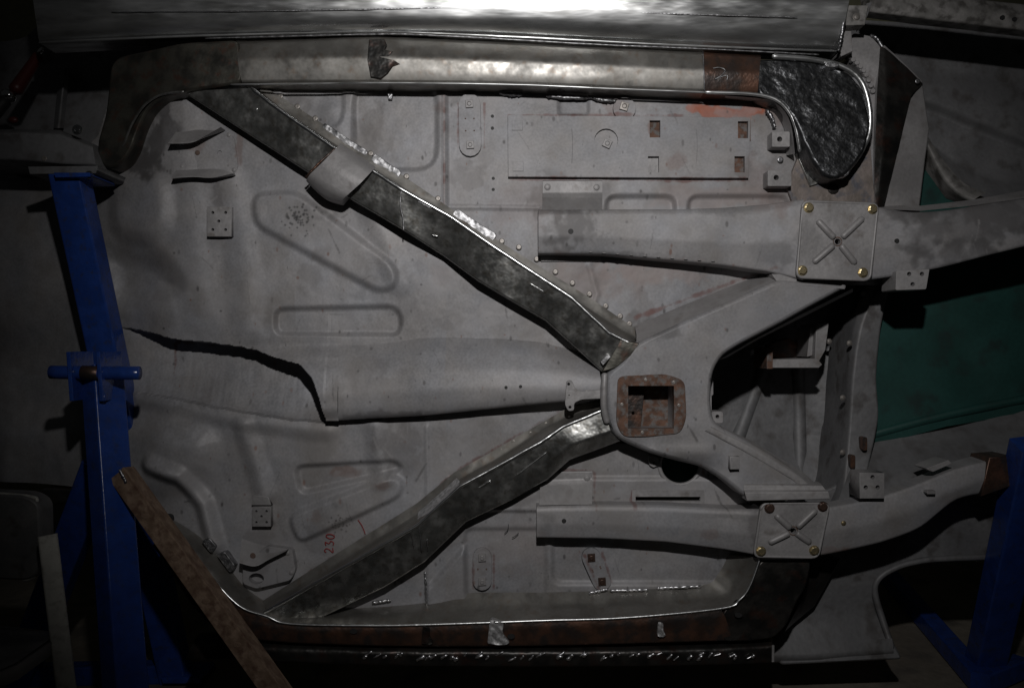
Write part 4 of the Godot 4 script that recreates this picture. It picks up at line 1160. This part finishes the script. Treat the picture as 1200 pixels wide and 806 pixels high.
	for s in [[258, 650, 272, 668], [240, 634, 250, 645]]:
		slab("ground_or_highlight_patch", car, M.ground, round_poly(poly([s[0] - 5, s[1], s[0] + 5, s[1] - 4, s[2] + 4, s[3] - 4, s[2] - 3, s[3] + 4]), 3, 2), 0.0, 0.022, {"bevel": 0.003})  # white highlights of the shiny wall, set in as metal patches

func oval_plate(car: Node3D, a: Vector2, b: Vector2, r: float, mat: Material, nut: Material):
	var d := (b - a).normalized()
	var n := d.orthogonal()
	var p := PackedVector2Array()
	for k in 9:
		var t := PI * k / 8.0
		p.append(b + n * cos(t) * r + d * sin(t) * r)
	for k in 9:
		var t := PI * k / 8.0
		p.append(a - n * cos(t) * r - d * sin(t) * r)
	var pl := slab("reinforcing_plate", car, mat, p, -0.008, 0.0045, {"bevel": 0.0012})
	for q in [a, b]: bolt(pl, q.x, q.y, 0.0045, 5.0, "square", nut, "square_nut", 0.85)
	for q in [a + d * r * 1.3 + n * 5, a + d * r * 1.3 - n * 5, b - d * r * 1.3 + n * 5, b - d * r * 1.3 - n * 5]: bolt(pl, q.x, q.y, 0.0045, 1.0, "nugget", M.rust, "spot_weld")

func build_pan_fittings(car: Node3D):
	# long seat reinforcement with tab windows
	var win := [rect(761.5, 141, 774, 161), rect(759.5, 183, 772.5, 202), rect(865, 142, 877, 162), rect(861, 183, 873, 202), disc(710.5, 164.5, 14, 20)]
	var pl := slab("seat_reinforcement", car, M.primer, poly([595, 134.5, 880, 137.5, 877.5, 208.5, 595.5, 207]), -0.01, 0.009, {"bevel": 0.0012, "holes": win})
	for q in [[600, 141], [601, 189]]:
		var t := slab("knockout_tab", pl, M.primer, rect(q[0], q[1], q[0] + 12.5, q[1] + 11.5), 0.002, 0.0112, {"bevel": 0.001})
		t.position.z -= 0.0
	for q in [[761, 141, 775, 161], [759, 183, 773, 203], [864, 142, 878, 163], [860, 183, 874, 203]]:
		slab("rusty_backing", pl, M.rust if q[0] != 759 else M.primer_tile, rect(q[0] - 2, q[1] - 2, q[2] + 2, q[3] + 2), -0.008, -0.003, {"bevel": 0.0005})
	slab("dished_washer", pl, M.primer, disc(710.5, 164.5, 15, 20), -0.008, 0.0, {"bevel": 0.001})
	bolt(pl, 711.5, 168.5, 0.0, 5.4, "square", M.primer_tile, "square_nut", 0.35)
	for u in [670.0, 816.0]: tube("crease", pl, M.primer, [Vector3(u, 150, 0.0085), Vector3(u + 1, 170, 0.0085), Vector3(u, 192, 0.0085)], 0.0012, {"sub": 4, "sides": 5})
	oval_plate(car, Vector2(550, 122), Vector2(551, 170), 13.0, M.primer, M.primer_tile)
	oval_plate(car, Vector2(565, 653), Vector2(565, 681), 11.0, M.primer, M.primer_tile)
	oval_plate(car, Vector2(693, 653), Vector2(705.5, 681), 11.0, M.primer, M.rust_steel)
	var w := slab("washer_plate", car, M.primer, disc(732, 127, 13.5, 18), -0.006, 0.004, {"bevel": 0.0012})
	bolt(w, 731.5, 125, 0.004, 5.4, "square", M.dull_bolt, "square_nut", 0.5)
	for q in [[577, 136], [577, 150], [578, 209], [578, 222]]: slab("bolt_hole_dark", car, M.rubber_and_hole_black, disc(q[0], q[1], 2.0, 8), -0.01, -0.0045, {"bevel": 0.0004})  # black discs painted for the shade inside bolt holes
	# little box tabs at the sill
	for q in [[905, 154, 926, 172, 914, 163], [900, 199.5, 928, 218, 910, 208]]:
		hole_tab("box_tab", car, round_poly(rect(q[0], q[1], q[2], q[3]), 1.5), -0.002, 0.034, [[q[4], q[5]]], 3.2)
	tube("weld_bead", car, M.weld, [Vector3(898, 128, 0.006), Vector3(905, 138, 0.007), Vector3(908, 150, 0.006)], 0.005, {"sub": 8, "bead": 1.0})
	bolt(car, 915, 187, 0.002, 3.6, "nugget", M.weld, "weld_blob")
	slab("scorched_corner", car, M.scorched, round_poly(poly([938, 178, 950, 184, 966, 212, 996, 206, 1020, 160, 1026, 240, 930, 240, 922, 218]), 6), -0.008, 0.004, {"bevel": 0.002})
	slab("lap_strip", car, M.steel, poly([934, 180, 948, 178, 962, 214, 950, 218]), 0.0, 0.012, {"bevel": 0.002})
	bolt(car, 977, 221, 0.004, 7.0, "nugget", M.burnt, "weld_blob")
	for s in [[585, 108, 612, 110], [640, 112, 690, 114], [694, 114, 722, 118]]:
		tube("weld_bead", car, M.ground, [Vector3(s[0], s[1], 0.004), Vector3((s[0] + s[2]) / 2.0, (s[1] + s[3]) / 2.0 + 1.5, 0.006), Vector3(s[2], s[3], 0.004)], 0.0045, {"sub": 10, "bead": 1.0})
	slab("weld_drip", car, M.weld, poly([452, 98, 462, 98, 459, 116, 455, 116]), -0.006, 0.003, {"bevel": 0.002})
	# two-winged hanger brackets near the rear
	var hg := slab("hanger_bracket", car, M.primer, round_poly(poly([206, 160, 262, 152, 274, 160, 279, 196, 272, 208, 210, 206]), 5), -0.012, 0.004, {"bevel": 0.0015, "holes": [disc(257, 179, 2.8, 10)]})
	loft("wing", hg, M.primer_tile, [rail([206, 154, 0.004, 232, 152, 0.004, 252, 153, 0.004, 263, 152, 0.004]), rail([196, 168, 0.045, 222, 167, 0.045, 244, 160, 0.025, 264, 153, 0.006])], {"sub": 5, "smooth": true, "skirt": 0.039})
	loft("wing", hg, M.primer_tile, [rail([206, 199, 0.004, 234, 198, 0.004, 256, 198, 0.004, 274, 202, 0.004]), rail([200, 208.5, 0.045, 226, 207, 0.04, 250, 209, 0.025, 276, 206, 0.006])], {"sub": 5, "smooth": true, "skirt": 0.033})
	for q in [[268, 158], [274, 199], [213, 195]]: bolt(hg, q[0], q[1], 0.004, 2.4, "dome", M.primer_tile, "rivet")
	bolt(hg, 231, 179, 0.004, 2.4, "dome", M.rust, "rivet")
	hole_tab("five_hole_tab", car, rect(242, 242, 271, 277), -0.01, 0.02, [[249, 249], [264, 249], [256, 259], [249, 269], [264, 269]], 1.8)
	hole_tab("five_hole_tab", car, rect(295, 594, 317, 617), -0.01, 0.02, [[300, 599], [312, 599], [306, 605], [300, 612], [312, 612]], 1.5)
	slab("tab_flange", car, M.primer_tile, poly([297, 580, 314, 582, 318, 592, 294, 592]), -0.004, 0.012, {"bevel": 0.002})
	var h2 := slab("hanger_bracket", car, M.primer, round_poly(poly([284, 660, 312, 640, 342, 644, 346, 668, 340, 680, 300, 690, 284, 684]), 4), -0.002, 0.022, {"bevel": 0.0015, "holes": [disc(300, 678, 9, 16, 6.5)]})
	loft("wing", h2, M.primer_tile, [rail([283, 631, 0.004, 305, 638, 0.004, 325, 641, 0.004, 338, 642, 0.008]), rail([280, 660, 0.055, 298, 664, 0.055, 316, 655, 0.045, 338, 643, 0.024])], {"sub": 5, "smooth": true, "skirt": 0.047})
	bolt(h2, 296, 651, 0.038, 3.4, "nugget", M.rust, "rivet")
	for q in [[337, 648], [341, 671]]: bolt(h2, q[0], q[1], 0.022, 2.4, "dome", M.primer_tile, "rivet")
	# slotted plate and round drain
	slab("slotted_plate", car, M.primer_tile, rect(741, 574, 826, 592), -0.004, 0.008, {"bevel": 0.001, "holes": [rect(745, 582, 821, 587)]})
	slab("rusty_backing", car, M.rust, rect(738, 576, 765, 592), -0.03, -0.025, {"bevel": 0.001})
	var ring := []
	for k in 17: ring.append(Vector3(797 + cos(TAU * k / 16.0) * 24.0, 545 + sin(TAU * k / 16.0) * 23.0, 0.001))
	tube("drain_rim", car, M.primer_tile, ring, 0.005, {"sub": 2, "sides": 9})
	slab("drain_well", car, M.green, rect(770, 515, 825, 580), -0.12, -0.09, {"bevel": 0.001})
	slab("ear_tab", car, M.primer_tile, round_poly(poly([760, 534, 772, 536, 772, 545, 766, 548, 761, 545]), 2), -0.002, 0.01, {"bevel": 0.001, "holes": [disc(766.5, 542, 1.6, 8)]})
	# hand-painted red number and two chalk strokes
	var red = M.red_paint
	var glyphs := [[[0.1, 0.8], [0.4, 1.0], [0.75, 0.8], [0.6, 0.45], [0.1, 0.0], [0.9, 0.05]], [[0.1, 0.9], [0.7, 1.0], [0.45, 0.55], [0.85, 0.35], [0.55, 0.0], [0.1, 0.1]], [[0.5, 1.0], [0.15, 0.6], [0.2, 0.15], [0.55, 0.0], [0.85, 0.4], [0.8, 0.85], [0.5, 1.0]]]
	for k in 3:
		var p := []
		for g in glyphs[k]: p.append(Vector3(390.0 - g[1] * 10.0 + 0.8 * k, 648.0 - k * 8.0 - g[0] * 7.0, 0.0025 + height_at(385, 640 - 6 * k)))
		tube("painted_stroke", car, red, p, 0.0013, {"sub": 4, "sides": 5})
	tube("painted_stroke", car, red, [Vector3(419, 609, 0.002 + height_at(419, 609)), Vector3(424, 616, 0.002 + height_at(424, 616)), Vector3(428, 626, 0.003 + height_at(428, 626))], 0.0012, {"sub": 4, "sides": 5})
	for path in [[[596, 614], [595, 621], [591, 625]], [[608, 624], [604, 628], [600, 630]]]:
		var p := []
		for q in path: p.append(Vector3(q[0], q[1], 0.003))
		tube("marker_stroke", car, M.ink, p, 0.0009, {"sub": 4, "sides": 5})

func build_rear_end(car: Node3D):
	var r := loft("rear_rail", car, M.primer_dark, [
		rail([-40, 152, -0.02, 30, 151, -0.01, 70, 152, 0.0, 108, 168, 0.0]),
		rail([-40, 156, 0.03, 30, 155, 0.035, 70, 157, 0.04, 108, 172, 0.04]),
		rail([-40, 186, 0.03, 30, 188, 0.035, 70, 192, 0.04, 112, 194, 0.04])],
		{"sub": 6, "round": 0.006, "skirt": -0.2, "head": -0.12, "across": 2, "wobble": 0.003})
	bolt(r, 90, 152, 0.05, 4.5, "hex", M.chrome)
	bolt(r, 52, 186, 0.036, 3.0, "hex", M.dull_bolt)
	slab("mount_plate", car, M.primer_dark, poly([32, 195, 114, 194, 112, 203, 34, 204]), -0.04, 0.1, {"bevel": 0.002})
	bolt(car, 104, 205, 0.1, 4.0, "dome", M.chrome)
	# inner quarter panel behind the rail
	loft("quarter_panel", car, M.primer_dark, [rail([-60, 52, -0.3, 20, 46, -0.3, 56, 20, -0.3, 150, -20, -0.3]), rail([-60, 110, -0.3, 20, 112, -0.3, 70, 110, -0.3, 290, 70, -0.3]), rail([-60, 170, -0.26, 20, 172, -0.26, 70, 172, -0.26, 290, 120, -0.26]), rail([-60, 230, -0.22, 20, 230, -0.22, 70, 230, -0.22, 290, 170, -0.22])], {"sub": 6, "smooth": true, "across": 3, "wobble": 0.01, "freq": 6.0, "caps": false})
	loft("panel_ridge", car, M.primer_dark, [rail([70, 78, -0.28, 66, 110, -0.28, 62, 150, -0.25]), rail([76, 80, -0.25, 72, 112, -0.25, 68, 150, -0.23]), rail([82, 80, -0.28, 78, 112, -0.28, 74, 150, -0.25])], {"sub": 4, "round": 0.01, "caps": false})
	# trailing valance below the wheel tub
	slab("valance_flange", car, M.burnt, poly([46, 574, 104, 574, 108, 586, 50, 588]), -0.14, -0.08, {"bevel": 0.003})
	bolt(car, 184, 600, 0.0, 3.6, "dome", M.chrome)
	slab("rubber_plug", car, M.rubber_and_hole_black, round_poly(rect(188, 604, 200, 618), 5), -0.06, 0.0, {"bevel": 0.004})

func build_front_end(car: Node3D):
	# upper end of the sill: hinge post, tab, torque box wedge
	slab("hinge_post_flange", car, M.primer_tile, poly([990, 28, 998, 28, 1000, 60, 986, 66, 984, 58]), -0.02, 0.04, {"bevel": 0.003})
	var post := slab("hinge_post", car, M.primer_tile, round_poly(poly([1000, 38, 1022, 42, 1034, 56, 1036, 100, 1030, 108, 1010, 84, 996, 68]), 4), -0.1, 0.0, {"bevel": 0.004})
	tube("weld_bead", post, M.weld, [Vector3(1020, 41, 0.002), Vector3(1029, 46, 0.003), Vector3(1034, 56, 0.004), Vector3(1034, 76, 0.003), Vector3(1031, 100, 0.002)], 0.0036, {"sub": 12, "bead": 0.8})
	for k in 9: slab("crimp", post, M.primer_tile, disc(lerpf(996, 1024, k / 8.0) + 3.0 * sin(k * 0.4), lerpf(66, 106, k / 8.0) - 4.0 * sin(k * 0.4), 3.0, 7), -0.01, 0.004, {"bevel": 0.002})
	var tab := slab("upper_tab", car, M.dirty_white, poly([994, 6, 1018, 6, 1014, 29, 992, 29]), 0.04, 0.075, {"bevel": 0.002})
	bolt(tab, 1004, 20, 0.075, 3.6, "dome", M.dull_bolt)
	slab("tab_side", car, M.primer_dark, poly([1016, 4, 1022, 2, 1018, 16, 1012, 30]), 0.02, 0.06, {"bevel": 0.001})
	# torque box wedge: a dark folded side and a grey face
	loft("torque_box", car, M.primer_tile, [
		rail([1026, 100, 0.0, 1024, 170, 0.0, 1024, 240, 0.0]),
		rail([1036, 52, 0.02, 1030, 150, 0.03, 1028, 242, 0.03]),
		rail([1060, 74, -0.01, 1054, 160, 0.01, 1034, 244, 0.02]),
		rail([1082, 96, -0.04, 1090, 150, -0.03, 1078, 246, -0.02])], {"sub": 8, "round": 0.006, "skirt": -0.2, "across": 2, "wobble": 0.002})
	loft("torque_box_side", car, M.burnt, [
		rail([1032, 54, 0.024, 1028, 110, 0.032, 1026, 180, 0.036, 1026, 242, 0.036]),
		rail([1038, 56, 0.027, 1040, 110, 0.034, 1036, 180, 0.038, 1030, 242, 0.038]),
		rail([1062, 78, 0.0, 1062, 110, 0.01, 1052, 170, 0.018, 1034, 243, 0.03]),
		rail([1082, 98, -0.032, 1068, 112, 0.004, 1054, 172, 0.014, 1036, 244, 0.028])], {"sub": 8, "round": 0.004, "across": 3, "wobble": 0.003, "freq": 20.0, "caps": false})
	for q in [[1062, 99], [1076, 95]]: bolt(car, q[0], q[1], -0.005, 3.0, "nugget", M.weld, "weld_blob")
	# inner wing, its ledge and stiffening flange
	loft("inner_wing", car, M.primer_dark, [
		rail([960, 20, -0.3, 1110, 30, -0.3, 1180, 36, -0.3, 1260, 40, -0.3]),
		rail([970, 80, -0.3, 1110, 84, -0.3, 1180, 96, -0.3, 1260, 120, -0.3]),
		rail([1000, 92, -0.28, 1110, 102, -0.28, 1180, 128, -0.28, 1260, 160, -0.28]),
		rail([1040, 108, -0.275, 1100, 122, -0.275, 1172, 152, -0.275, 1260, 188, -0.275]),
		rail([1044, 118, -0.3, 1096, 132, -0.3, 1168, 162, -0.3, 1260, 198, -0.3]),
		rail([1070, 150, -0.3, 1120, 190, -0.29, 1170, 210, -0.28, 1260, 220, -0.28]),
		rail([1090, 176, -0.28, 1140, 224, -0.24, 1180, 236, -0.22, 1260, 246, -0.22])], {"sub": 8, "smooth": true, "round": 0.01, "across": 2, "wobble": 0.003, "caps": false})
	loft("wing_stiffener", car, M.dirty_white, [
		rail([1088, 160, -0.2, 1108, 190, -0.18, 1130, 214, -0.16, 1156, 226, -0.15]),
		rail([1088, 168, -0.18, 1104, 196, -0.16, 1124, 220, -0.14, 1146, 231, -0.13]),
		rail([1088, 173, -0.18, 1102, 202, -0.16, 1120, 224, -0.14, 1140, 236, -0.13])], {"sub": 6, "smooth": true, "round": 0.008, "skirt": -0.24, "caps": false})
	loft("wing_flange", car, M.dirty_white, [rail([1086, 176, -0.26, 1108, 206, -0.25, 1136, 236, -0.24]), rail([1084, 202, -0.26, 1100, 220, -0.25, 1130, 240, -0.24])], {"sub": 5, "smooth": true, "skirt": -0.3, "caps": false})
	# bonnet slam edge along the top right
	var br := loft("upper_wing_rail", car, M.dirty_white, [
		rail([1018, -14, -0.05, 1090, -8, -0.05, 1160, 0, -0.05, 1260, 10, -0.05]),
		rail([1020, 2, -0.03, 1090, 6, -0.03, 1160, 14, -0.03, 1260, 22, -0.03]),
		rail([1020, 13, -0.03, 1090, 22, -0.03, 1160, 30, -0.03, 1260, 42, -0.03])], {"sub": 6, "round": 0.006, "skirt": -0.07, "head": -0.1, "across": 2, "wobble": 0.003})
	for q in [[1190, 22], [1176, 20]]: slab("drain_hole_dark", br, M.rubber_and_hole_black, disc(q[0], q[1], 2.6, 8), -0.05, -0.026, {"bevel": 0.0004})  # shade of the drain holes is only colour on raised discs
	# engine bay: bulkhead seen past the crossmember
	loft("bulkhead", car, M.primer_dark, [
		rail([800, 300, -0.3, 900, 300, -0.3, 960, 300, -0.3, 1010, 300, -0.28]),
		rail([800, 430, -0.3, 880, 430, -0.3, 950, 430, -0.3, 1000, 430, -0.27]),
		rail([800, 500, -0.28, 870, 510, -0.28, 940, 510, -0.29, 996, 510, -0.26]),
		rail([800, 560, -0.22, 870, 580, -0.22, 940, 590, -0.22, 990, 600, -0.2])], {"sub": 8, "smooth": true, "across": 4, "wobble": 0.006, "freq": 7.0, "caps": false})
	for s in [[905, 400, 840, 580], [934, 410, 938, 600], [994, 330, 962, 590]]:
		tube("bulkhead_rib", car, M.primer_dark, [Vector3(s[0], s[1], -0.312), Vector3((s[0] + s[2]) / 2.0, (s[1] + s[3]) / 2.0, -0.3), Vector3(s[2], s[3], -0.235)], 0.022, {"sub": 5, "sides": 8})
	var tray := slab("battery_tray_lip", car, M.primer_tile, poly([902, 421, 958, 420, 964, 427, 960, 431, 906, 431]), -0.24, -0.1, {"bevel": 0.002})
	slab("tray_side", tray, M.primer_tile, poly([957, 380, 972, 378, 968, 410, 960, 424, 955, 424]), -0.24, -0.12, {"bevel": 0.003})
	slab("tray_side", tray, M.primer_tile, poly([950, 384, 956, 384, 954, 416, 946, 418]), -0.24, -0.14, {"bevel": 0.002})
	slab("tray_floor", tray, M.rust_steel, poly([902, 404, 925, 396, 950, 412, 958, 422, 902, 424]), -0.26, -0.22, {"bevel": 0.002})
	slab("tray_corner", tray, M.rust, rect(899, 406, 906, 432), -0.2, -0.09, {"bevel": 0.001})
	# radiator-side panel standing beyond the bulkhead
	loft("front_panel", car, M.primer_dark, [
		rail([1022, 330, -0.12, 1002, 380, -0.12, 994, 440, -0.12, 990, 500, -0.12, 984, 560, -0.1, 976, 600, -0.06]),
		rail([1030, 333, -0.1, 1010, 380, -0.1, 1000, 440, -0.1, 996, 500, -0.1, 990, 560, -0.08, 986, 600, -0.04]),
		rail([1044, 336, -0.1, 1034, 380, -0.1, 1028, 440, -0.1, 1030, 490, -0.1, 1018, 550, -0.08, 1010, 600, -0.04])], {"sub": 6, "smooth": true, "round": 0.006, "skirt": -0.16, "head": -0.26, "across": 2, "wobble": 0.003})
	for q in [[1012, 344], [988, 466], [988, 530], [972, 400], [996, 402]]: bolt(car, q[0], q[1], -0.09 if q[0] > 980 else -0.2, 2.6, "dome", M.dull_bolt)
	for q in [[1000, 541], [1014, 520]]: slab("rusty_slot", car, M.rust_steel, round_poly(rect(q[0] - 3, q[1] - 8, q[0] + 3, q[1] + 8), 3), -0.1, -0.074, {"bevel": 0.001})
	# bonnet hanging open behind, painted green inside
	slab("bonnet", car, M.green, poly([1000, 180, 1085, 196, 1110, 232, 1150, 246, 1300, 250, 1300, 470, 1110, 500, 1000, 530]), -0.17, -0.15, {"bevel": 0.004, "cell": 0.05, "warp": func(p): return Vector3(p.x, p.y, p.z + 0.01 * wob.get_noise_2d(p.x * 4.0, p.y * 4.0))})
	tube("bonnet_rib", car, M.green, [Vector3(1005, 514, -0.155), Vector3(1110, 486, -0.15), Vector3(1260, 456, -0.15)], 0.012, {"sub": 4})
	# lower inner wing shelf behind the lower front rail
	loft("wing_shelf", car, M.primer_dark, [
		rail([1000, 522, -0.15, 1060, 512, -0.15, 1130, 498, -0.15, 1260, 466, -0.15]),
		rail([1000, 540, -0.11, 1060, 530, -0.11, 1130, 514, -0.11, 1260, 490, -0.11]),
		rail([990, 568, -0.05, 1060, 556, -0.05, 1120, 540, -0.05, 1260, 520, -0.05]),
		rail([980, 592, 0.0, 1050, 576, -0.02, 1110, 552, -0.03, 1260, 540, -0.04])], {"sub": 6, "smooth": true, "round": 0.01, "across": 2, "wobble": 0.005, "freq": 9.0, "caps": false})
	# outer wing with the wheel arch cut into its lower edge
	var ow := slab("outer_wing", car, M.primer_dark, round_poly(poly([905, 600, 1000, 560, 1300, 560, 1300, 648, 1180, 650, 1120, 654, 1070, 660, 1044, 668, 1028, 680, 1024, 696, 1030, 720, 1048, 764, 905, 770]), 6, 3), -0.14, -0.1, {"bevel": 0.012, "cell": 0.04, "warp": func(p): return Vector3(p.x, p.y, p.z + 0.004 * wob.get_noise_2d(p.x * 4.0, p.y * 4.0) + 0.06 * smoothstep(-0.66, -0.78, p.y))})
	tube("arch_lip", ow, M.primer_dark, [Vector3(1300, 649, -0.1), Vector3(1120, 654, -0.1), Vector3(1070, 659, -0.1), Vector3(1042, 669, -0.1), Vector3(1028, 681, -0.1), Vector3(1026, 696, -0.1), Vector3(1034, 724, -0.09), Vector3(1046, 760, -0.06)], 0.008, {"sub": 6})
	loft("wing_sill_edge", ow, M.primer_dark, [rail([892, 752, -0.06, 960, 752, -0.06, 1046, 748, -0.06]), rail([892, 770, -0.04, 960, 768, -0.04, 1048, 764, -0.05]), rail([892, 778, -0.05, 960, 776, -0.05, 1048, 768, -0.06])], {"sub": 5, "skirt": -0.16, "round": 0.008})
	slab("wing_clip", car, M.primer_tile, rect(888, 756, 908, 776), -0.1, 0.02, {"bevel": 0.002})

# ---------------------------------------------------------------- stands and loose things
func build_stands():
	var fz := floor_z(207, 796)
	var foot := lp(207, 796, fz)
	var st := thing("support_stand", "blue square-tube stand holding the car body's rear rail, cross pin through its yoke", "stand", foot, "blue square-tube stands")
	beam("leaning_post", st, M.blue, lp(80, 200, 0.07), foot, 0.07, 0.06, {"steps": 6})
	slab("top_plate", st, M.blue, poly([62, 202, 104, 202, 106, 207, 64, 208]), 0.0, 0.115, {"bevel": 0.002})
	slab("foot_plate", st, M.blue, poly([188, 794, 232, 794, 236, 801, 190, 801]), fz - 0.06, fz + 0.05, {"bevel": 0.002})
	# upright in front, below the pin
	var low_z := floor_z(158, 960)
	beam("upright_post", st, M.blue, lp(119, 432, 0.12), lp(158, 960, low_z), 0.056, 0.07, {"steps": 6, "facing": Vector3(-0.55, 0, 0.83), "round": 0.005})
	for u in [93.0, 127.0]:
		beam("yoke_plate", st, M.blue, lp(u, 412, 0.14), lp(u + 4.0, 468, 0.14), 0.009, 0.1, {"round": 0.002})
	var pin := tube("cross_pin", st, M.blue, [Vector3(59, 436, 0.17), Vector3(84, 436.5, 0.17), Vector3(130, 437, 0.17), Vector3(163, 437, 0.17)], 0.0145, {"sub": 3, "sides": 14, "smooth": false, "flat": true})
	tube("bare_shank", pin, M.rust_steel, [Vector3(96, 436.5, 0.17), Vector3(116, 437, 0.17)], 0.0152, {"sub": 2, "sides": 14, "flat": true})
	tube("weld_bead", st, M.blue, [Vector3(118, 446, 0.185), Vector3(119, 456, 0.185), Vector3(122, 470, 0.182)], 0.004, {"sub": 8, "bead": 0.8})
	var bz := floor_z(20, 800)
	beam("brace", st, M.blue, lp(118, 545, 0.0), lp(20, 800, bz), 0.075, 0.05, {"steps": 4})
	beam("base_tube", st, M.blue, lp(20, 800, bz) + Vector3(0, 0.02, 0), foot + Vector3(0, 0.02, 0), 0.05, 0.05)
	# second stand at the front
	var rz := floor_z(1152, 792)
	var rf := lp(1152, 792, rz)
	var s2 := thing("support_stand", "blue stand leg at the front wheel arch with a blue tube along the floor", "stand", rf, "blue square-tube stands")
	beam("leaning_post", s2, M.blue, lp(1212, 520, 0.1), rf, 0.08, 0.06, {"steps": 4})
	slab("foot_plate", s2, M.blue, poly([1146, 786, 1184, 786, 1188, 792, 1150, 792]), rz - 0.05, rz + 0.05, {"bevel": 0.002})
	var t0 := floor_z(1038, 680)
	var t1 := floor_z(1150, 812)
	beam("base_tube", s2, M.blue, lp(1038, 680, t0) + Vector3(0, 0.028, 0), lp(1150, 812, t1) + Vector3(0, 0.028, 0), 0.05, 0.05, {"facing": Vector3.UP})
	beam("cross_tube", s2, M.blue, lp(1150, 812, t1) + Vector3(0, 0.028, 0), rf + Vector3(0.1, 0.028, 0), 0.05, 0.05, {"facing": Vector3.UP})

func build_loose_things():
	# rusty angle iron leaning on the stand
	var bot := lp(417, 950, floor_z(417, 950))
	var top := lp(136, 556, 0.2)
	var a := thing("angle_iron", "rusty brown angle iron leaning from the floor against the blue stand", "angle iron", bot)
	var dir := (top - bot).normalized()
	var side := Vector3(-0.79, -0.6, 0.0).normalized()
	beam("web", a, M.rusty_bar, bot, top, 0.037, 0.005, {"steps": 10, "round": 0.0015})
	var n := dir.cross(Vector3.BACK).normalized()
	if n.y < 0: n = -n
	beam("flange", a, M.rusty_bar, bot + n * 0.0185 + Vector3(0, 0, -0.02), top + n * 0.0185 + Vector3(0, 0, -0.02), 0.006, 0.045, {"steps": 10, "round": 0.0015})
	for k in 5:
		var c := bot.lerp(top, 0.35 + 0.13 * k)
		bolt_at(a, c + Vector3(0, 0, 0.003), 0.006, "nugget", M.rusty_bar, "rust_scab", k * 1.0)
	for q in [[148, 566], [145, 560]]: tube("weld_bead", a, M.weld, [Vector3(q[0] - 6, q[1] - 10, 0.205), Vector3(q[0], q[1], 0.206)], 0.003, {"sub": 6, "bead": 1.0})
	# grey workshop chair in the lower left corner
	var cz := floor_z(96, 960)
	var ch := thing("workshop_chair", "worn grey workshop chair with pale square leg at the lower left", "chair", lp(96, 960, cz))
	slab("backrest", ch, M.chair_grey, round_poly(poly([-90, 574, 30, 580, 46, 590, 48, 660, 42, 676, 30, 681, -90, 676]), 9), 0.18, 0.23, {"bevel": 0.012})
	tube("backrest_rim", ch, M.chair_frame, [Vector3(-90, 574, 0.222), Vector3(28, 581, 0.222), Vector3(43, 591, 0.222), Vector3(46, 625, 0.222), Vector3(45, 662, 0.222), Vector3(38, 676, 0.222), Vector3(26, 680, 0.222)], 0.004, {"sub": 5})
	beam("leg", ch, M.chair_frame, lp(55, 627, 0.28), lp(96, 960, cz), 0.036, 0.036, {"steps": 4, "facing": Vector3(0.5, 0, 0.87), "round": 0.004})
	var sv := []
	for q in [[-120, 735, 0.2], [-20, 731, 0.2], [60, 740, 0.2], [66, 748, 0.3], [20, 780, 0.45], [-40, 806, 0.52], [-120, 806, 0.52]]: sv.append(lp(q[0], q[1], q[2]))
	seat(ch, sv)
	beam("leg", ch, M.chair_frame, lp(-150, 627, 0.28), lp(-150, 960, cz), 0.036, 0.036, {"steps": 4, "round": 0.004})
	# red-handled tool lodged over the rear rail
	var t := thing("red_handled_tool", "red handled tool with a chrome collar lying across the rear rail", "hand tool", lp(-20, 148, -0.02))
	tube("handle", t, M.red_plastic, [Vector3(44, 64, -0.1), Vector3(40, 72, -0.09), Vector3(28, 90, -0.07), Vector3(16, 108, -0.05)], 0.011, {"sub": 5, "sides": 14, "taper": 0.017})
	tube("tip", t, M.chrome, [Vector3(50, 56, -0.1), Vector3(44, 63, -0.1)], 0.006, {"sub": 3, "sides": 10})
	tube("collar", t, M.chrome, [Vector3(13, 108, -0.048), Vector3(6, 117, -0.04)], 0.018, {"sub": 3, "sides": 16, "smooth": false})
	tube("shank", t, M.rubber_and_hole_black, [Vector3(7, 115, -0.042), Vector3(-2, 126, -0.035), Vector3(-20, 148, -0.02)], 0.016, {"sub": 3, "sides": 12})
	tube("red_cap", t, M.red_plastic, [Vector3(10, 141, 0.0), Vector3(20, 140, 0.0)], 0.008, {"sub": 3, "sides": 10})

func bolt_at(parent: Node, p: Vector3, r: float, kind: String, mat: Material, called: String, turn: float):
	var mi := MeshInstance3D.new()
	mi.name = called
	mi.mesh = head_mesh(kind)
	mi.material_override = mat
	parent.add_child(mi, true)
	mi.transform = Transform3D(Basis(Vector3.BACK, turn).scaled(Vector3(r * 1.6, r, r * 0.3)), p - origin_of(parent))

func seat(parent: Node, pts: Array):
	# a slab of even thickness under the given top outline
	var V := PackedVector3Array()
	var I := PackedInt32Array()
	var n := pts.size()
	var down := (tilt.inverse() * Vector3.DOWN) * 0.03
	var mid := Vector3.ZERO
	for p in pts: mid += p / n
	for ring in 4:
		for p in pts:
			var q: Vector3 = p
			if ring == 0: q = p.move_toward(mid, 0.008) + down * -0.12
			if ring == 2: q = p + down * 0.85
			if ring == 3: q = p.move_toward(mid, 0.008) + down
			V.append(q)
	for ring in 3:
		for k in n:
			var a := ring * n + k
			var b := ring * n + (k + 1) % n
			I.append_array([a, b, a + n, b, b + n, a + n])
	for k in range(1, n - 1):
		I.append_array([0, k, k + 1])
		I.append_array([3 * n, 3 * n + k + 1, 3 * n + k])
	commit("seat", parent, M.chair_grey, V, I)
